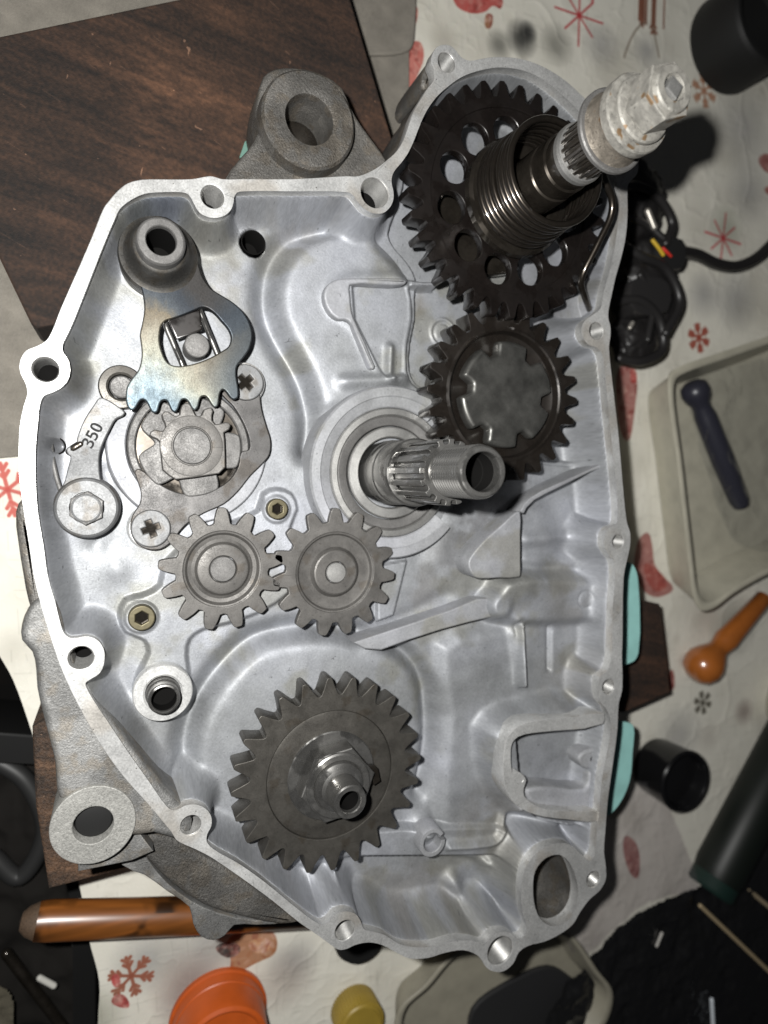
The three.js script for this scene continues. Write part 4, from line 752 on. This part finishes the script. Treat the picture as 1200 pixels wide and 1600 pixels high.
{ // varnished handle
  const a = at3(1082, 1058, -392), b = at3(1196, 932, -385), L = a.distanceTo(b), q = new THREE.Quaternion().setFromUnitVectors(V3(0, 1, 0), b.clone().sub(a).normalize());
  const prof = [[0, 0], [26, 3], [46, 18], [56, 42], [56, 64], [46, 90], [33, 112], [29, 126], [31, 142], [35, 160], [33, 185], [26, L - 6], [16, L], [0, L]];
  const g = lathe(prof, [0, 0], 40, 1.2); g.applyQuaternion(q); g.translate(a.x, a.y, a.z);
  solo('wooden_tool_handle', 'glossy orange brown pear shaped wooden tool handle below the cream tub', 'handle', a, g, mat([0.46, 0.14, 0.025], 0.3, 0, { clearcoat: 0.8, clearcoatRoughness: 0.15, map: T.scuff }));
}
solo('black_cap', 'glossy round black cap with raised rim at lower right beside the gasket', 'cap', at3(1075, 1222, HT), lathe([[80, HT], [82, -420], [86, -330], [88, -318], [84, -312], [78, -313], [74, -320], [70, -350], [0, -352]], at(1072, 1222, -314), 64, 0.5), M.blackGloss);
{
  const a = at3(1250, 1120, -370), b = at3(1108, 1392, -370), L = a.distanceTo(b), q = new THREE.Quaternion().setFromUnitVectors(V3(0, 1, 0), b.clone().sub(a).normalize());
  const t = thing('dark_bottle', 'dark green black bottle lying at the lower right edge', 'bottle', b);
  const bm = mat([0.006, 0.008, 0.0065], 0.45, 0, { specularIntensity: 0.6 }), cm = mat([0.005, 0.018, 0.014], 0.5, 0);
  const g = lathe([[0, 0], [66, 4], [72, 14], [72, L - 70], [66, L - 40]], [0, 0], 48, 0.8); g.applyQuaternion(q); g.translate(a.x, a.y, a.z); part(t, 'body', g, bm);
  const p = [[66, L - 44]]; for (let k = 0; k < 8; k++) p.push([68 - (k % 2) * 2, L - 42 + k * 5]); p.push([60, L], [0, L]);
  const c = lathe(p, [0, 0], 48, 0.4); c.applyQuaternion(q); c.translate(a.x, a.y, a.z); part(t, 'screw_cap', c, cm);
}
const film = mat([0.009, 0.009, 0.0095], 0.3, 0, { specularIntensity: 0.8 });
solo('black_bag', 'black crumpled plastic bag filling the lower right corner', 'bag', at3(1050, 1500, HT), sheet('790,1700 860,1560 905,1505 960,1440 1015,1402 1080,1376 1140,1340 1300,1160 1500,1150 1500,1800 800,1800', HT + 22, 30, 241), film);
solo('clear_bag', 'greyish clear plastic bag corner between the casting and the black cap', 'bag', at3(960, 1380, HT), sheet('900,1240 1000,1216 1030,1236 1062,1310 1085,1384 1010,1404 960,1442 905,1490 880,1470 880,1300', HT + 44, 16, 251), mat([0.90, 0.88, 0.90], 0.06, 0, { transmission: 0.97, thickness: 0 }));
function rod(name, label, cat, a, b, r, m) { return solo(name, label, cat, a, tube([a, a.clone().lerp(b, 0.5), b], r, 20, 12), m); }
rod('thin_stick', 'thin beige stick crossing the black bag at the lower right corner', 'stick', at3(1094, 1415, -380), at3(1225, 1540, -380), 6, mat([0.42, 0.33, 0.20], 0.6, 0));
rod('thin_stick', 'short beige stick end at the right edge beside the dark bottle', 'stick', at3(1164, 1386, -390), at3(1225, 1436, -390), 7, mat([0.36, 0.29, 0.19], 0.6, 0));
rod('white_straw', 'small white plastic strip at the bottom edge on the black bag', 'strip', at3(1112, 1562, -385), at3(1116, 1640, -385), 6, mat([0.7, 0.75, 0.8], 0.5, 0));
rod('light_scrap', 'tiny pale scrap lying on the black bag near the bottom', 'scrap', at3(1026, 1478, -384), at3(1034, 1458, -384), 4, mat([0.45, 0.43, 0.40], 0.6, 0));
tub('beige see through plastic tub at the bottom edge beneath the casting', '618,1625 626,1578 664,1542 702,1498 745,1472 800,1462 862,1455 892,1462 934,1518 957,1552 951,1590 926,1628 860,1680 740,1700 640,1670', -350, HT + 2, 0.9, mat([0.46, 0.43, 0.34], 0.45, 0, { transmission: 0.15, thickness: 0, map: T.scuff }));
solo('black_pad', 'flat black rubber pad lying inside the beige tub', 'pad', at3(830, 1560, HT + 9), ext(smooth(line('740,1580 800,1535 860,1512 895,1530 925,1562 905,1610 830,1660 740,1640', HT + 24), true, 4), null, HT + 9, HT + 24, 3), mat([0.016, 0.016, 0.017], 0.6, 0));
solo('black_knob', 'round black rubber knob at the bottom edge beneath the casting', 'knob', at3(565, 1470, HT), lathe([[62, HT], [64, -380], [58, -368], [30, -366], [0, -366]], at(566, 1468, -368), 48, 0.6), M.black);
{
  const c = at(351, 1642, -330), t = thing('orange_cup', 'orange plastic cup upside down at the bottom edge', 'cup', V3(c[0], HT, c[1])), m = mat([0.66, 0.12, 0.018], 0.4, 0, { map: T.scuff });
  part(t, 'cup_wall', lathe([[108, HT], [108, -420], [103, -418], [100, -400], [101.5, -398], [101.5, -394], [99.5, -392], [96, -345], [92, -334], [84, -330]], c, 64, 0.6), m);
  part(t, 'cup_base', lathe([[86, -330], [82, -332], [78, -334], [20, -333], [0, -333]], c, 64, 0.4), m);
}
solo('yellow_cap', 'dull yellow screw cap at the bottom edge between cup and tub', 'cap', at3(566, 1604, HT), [ext(gearOutline(at(566, 1606, -364), 44, 58, 55.5, 0, 0.22, 0.3, 0), null, HT, -368, 3), lathe([[54, -369], [50, -364], [46, -363], [44, -366], [0, -366]], at(566, 1606, -364), 56, 0.6)], mat([0.42, 0.29, 0.045], 0.45, 0, { map: T.scuff }));
{
  const a = at3(30, 1440, -345), b = at3(480, 1424, -345), L = a.distanceTo(b), q = new THREE.Quaternion().setFromUnitVectors(V3(0, 1, 0), b.clone().sub(a).normalize());
  const t = thing('hammer_handle', 'varnished brown wooden hammer handle lying under the lower left of the casting', 'handle', a);
  const wm = mat([0.52, 0.42, 0.28], 0.34, 0, { map: T.woodPale, clearcoat: 0.3, clearcoatRoughness: 0.25 });
  const g = lathe([[14, 28], [34, 30], [36, 50], [36, L * 0.5], [34, L]], [0, 0], 40, 0.6); g.applyQuaternion(q); g.translate(a.x, a.y, a.z); part(t, 'grip', g, wm);
  const e = lathe([[0, 0], [16, 3], [26, 14], [33, 30.5], [20, 31]], [0, 0], 40, 0.6); e.applyQuaternion(q); e.translate(a.x, a.y, a.z); part(t, 'worn_end', e, mat([0.16, 0.10, 0.06], 0.7, 0, { map: T.grime }));
}
// wiring on the right
{
  const t = thing('wiring_connector', 'black wiring connector and taped loom at the right of the casting', 'connector', at3(1010, 440, HT));
  const lumpG = (px, py, h, rx, ry, rz, s) => crumple(at3(px, py, h), rx, ry, rz, s, 0.22);
  part(t, 'taped_loom', [lumpG(995, 315, -350, 90, 50, 110, 261), lumpG(1008, 440, -355, 100, 48, 120, 263), lumpG(992, 530, -365, 92, 40, 75, 265), lumpG(1030, 490, -370, 70, 34, 80, 267)].map((g) => g), mat([0.012, 0.011, 0.011], 0.42, 0));
  for (const [q, r] of [['962,300 990,290 1030,310 1050,350 1040,380', 11], ['968,380 1000,400 1040,420 1062,470 1040,520', 12], ['966,470 1000,470 1030,500 1035,545 1000,565 968,560', 12], ['975,340 1010,350 1036,372', 9], ['1000,430 1020,470 1012,530', 9]]) part(t, 'cable', tube(pairs(q).map(([x, y], i) => at3(x, y, -296 + 6 * Math.sin(i * 2 + r))), r, 40, 10), mat([0.016, 0.015, 0.015], 0.4, 0));
  part(t, 'housing', ext(smooth(line('985,440 1030,432 1048,450 1044,486 1000,492 984,476', -292), true, 2), null, -360, -288, 6), mat([0.02, 0.019, 0.019], 0.3, 0));
  part(t, 'plug', ext(smooth(line('1030,372 1068,374 1074,400 1066,420 1034,414', -300), true, 2), null, -360, -300, 5), mat([0.015, 0.015, 0.015], 0.35, 0));
  part(t, 'cable', tube([at3(1060, 392, -335), at3(1090, 398, -350), at3(1120, 412, -360), at3(1150, 416, -360), at3(1180, 404, -350), at3(1215, 372, -330)], 15, 60, 12), mat([0.013, 0.012, 0.012], 0.4, 0));
  part(t, 'yellow_wire', tube([at3(1020, 376, -292), at3(1028, 386, -290), at3(1036, 398, -292)], 5, 12, 8), mat([0.5, 0.33, 0.03], 0.4, 0));
  part(t, 'red_wire', tube([at3(1036, 388, -292), at3(1042, 394, -290), at3(1048, 400, -292)], 4, 12, 8), mat([0.5, 0.03, 0.02], 0.4, 0));
  const lugM = mat([0.5, 0.47, 0.42], 0.35, 0.7);
  part(t, 'terminal', [tube([at3(1012, 330, -292), at3(1022, 355, -292)], 8, 8, 10), tube([at3(1036, 462, -300), at3(1040, 470, -302)], 7, 8, 10), tube([at3(988, 505, -312), at3(984, 512, -312)], 6, 8, 10)], lugM);
}
solo('rubber_cup', 'large black rubber cup in the upper right corner', 'cup', at3(1190, 30, HT), lathe([[128, HT], [132, -420], [126, -290], [120, -280], [110, -279], [104, -284], [96, -340], [0, -345]], at(1205, 22, -280), 64, 0.5), mat([0.008, 0.008, 0.008], 0.6, 0, { specularIntensity: 0.6 }));
{
  const c = at(1262, 1105, -360), t = thing('round_tray', 'cream rimmed round tray holding a black object at the right edge', 'tray', V3(c[0], HT, c[1]));
  part(t, 'tray_wall', lathe([[100, HT + 2], [146, -372], [150, -366], [147, -362], [140, -364], [96, HT + 12], [0, HT + 12]], c, 64, 0.6), cream);
  solo('black_lid', 'black round lid lying inside the cream rimmed tray', 'lid', V3(c[0], HT + 14, c[1]), lathe([[96, HT + 14], [118, -392], [112, -384], [0, -382]], c, 56, 0.6), M.blackGloss);
}
// dark clutter beside the table at the lower left
{
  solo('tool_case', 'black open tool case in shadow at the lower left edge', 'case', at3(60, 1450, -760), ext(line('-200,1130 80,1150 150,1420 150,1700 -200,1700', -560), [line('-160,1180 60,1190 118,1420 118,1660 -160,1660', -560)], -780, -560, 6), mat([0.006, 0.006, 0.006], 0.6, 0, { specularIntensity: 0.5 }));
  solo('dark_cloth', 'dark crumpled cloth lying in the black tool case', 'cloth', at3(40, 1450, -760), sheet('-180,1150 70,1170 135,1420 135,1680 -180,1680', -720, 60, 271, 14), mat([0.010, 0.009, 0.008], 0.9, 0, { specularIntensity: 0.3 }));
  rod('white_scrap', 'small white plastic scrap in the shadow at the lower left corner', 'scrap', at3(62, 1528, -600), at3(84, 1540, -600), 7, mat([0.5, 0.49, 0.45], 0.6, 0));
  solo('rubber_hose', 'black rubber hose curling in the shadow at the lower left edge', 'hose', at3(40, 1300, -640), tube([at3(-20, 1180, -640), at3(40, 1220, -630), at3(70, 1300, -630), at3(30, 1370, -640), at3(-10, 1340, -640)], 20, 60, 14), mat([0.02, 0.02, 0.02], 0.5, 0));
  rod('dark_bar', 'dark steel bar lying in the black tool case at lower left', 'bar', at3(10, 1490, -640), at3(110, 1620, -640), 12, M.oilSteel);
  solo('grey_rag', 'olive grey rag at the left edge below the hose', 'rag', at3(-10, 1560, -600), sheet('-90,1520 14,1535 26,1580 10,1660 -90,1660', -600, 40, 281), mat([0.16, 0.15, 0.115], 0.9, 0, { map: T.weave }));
  rod('steel_rod', 'thin grey steel rod in the black tool case at lower left', 'rod', at3(112, 1468, -590), at3(140, 1540, -590), 4, M.steel);
}
renderer.render(scene, camera);
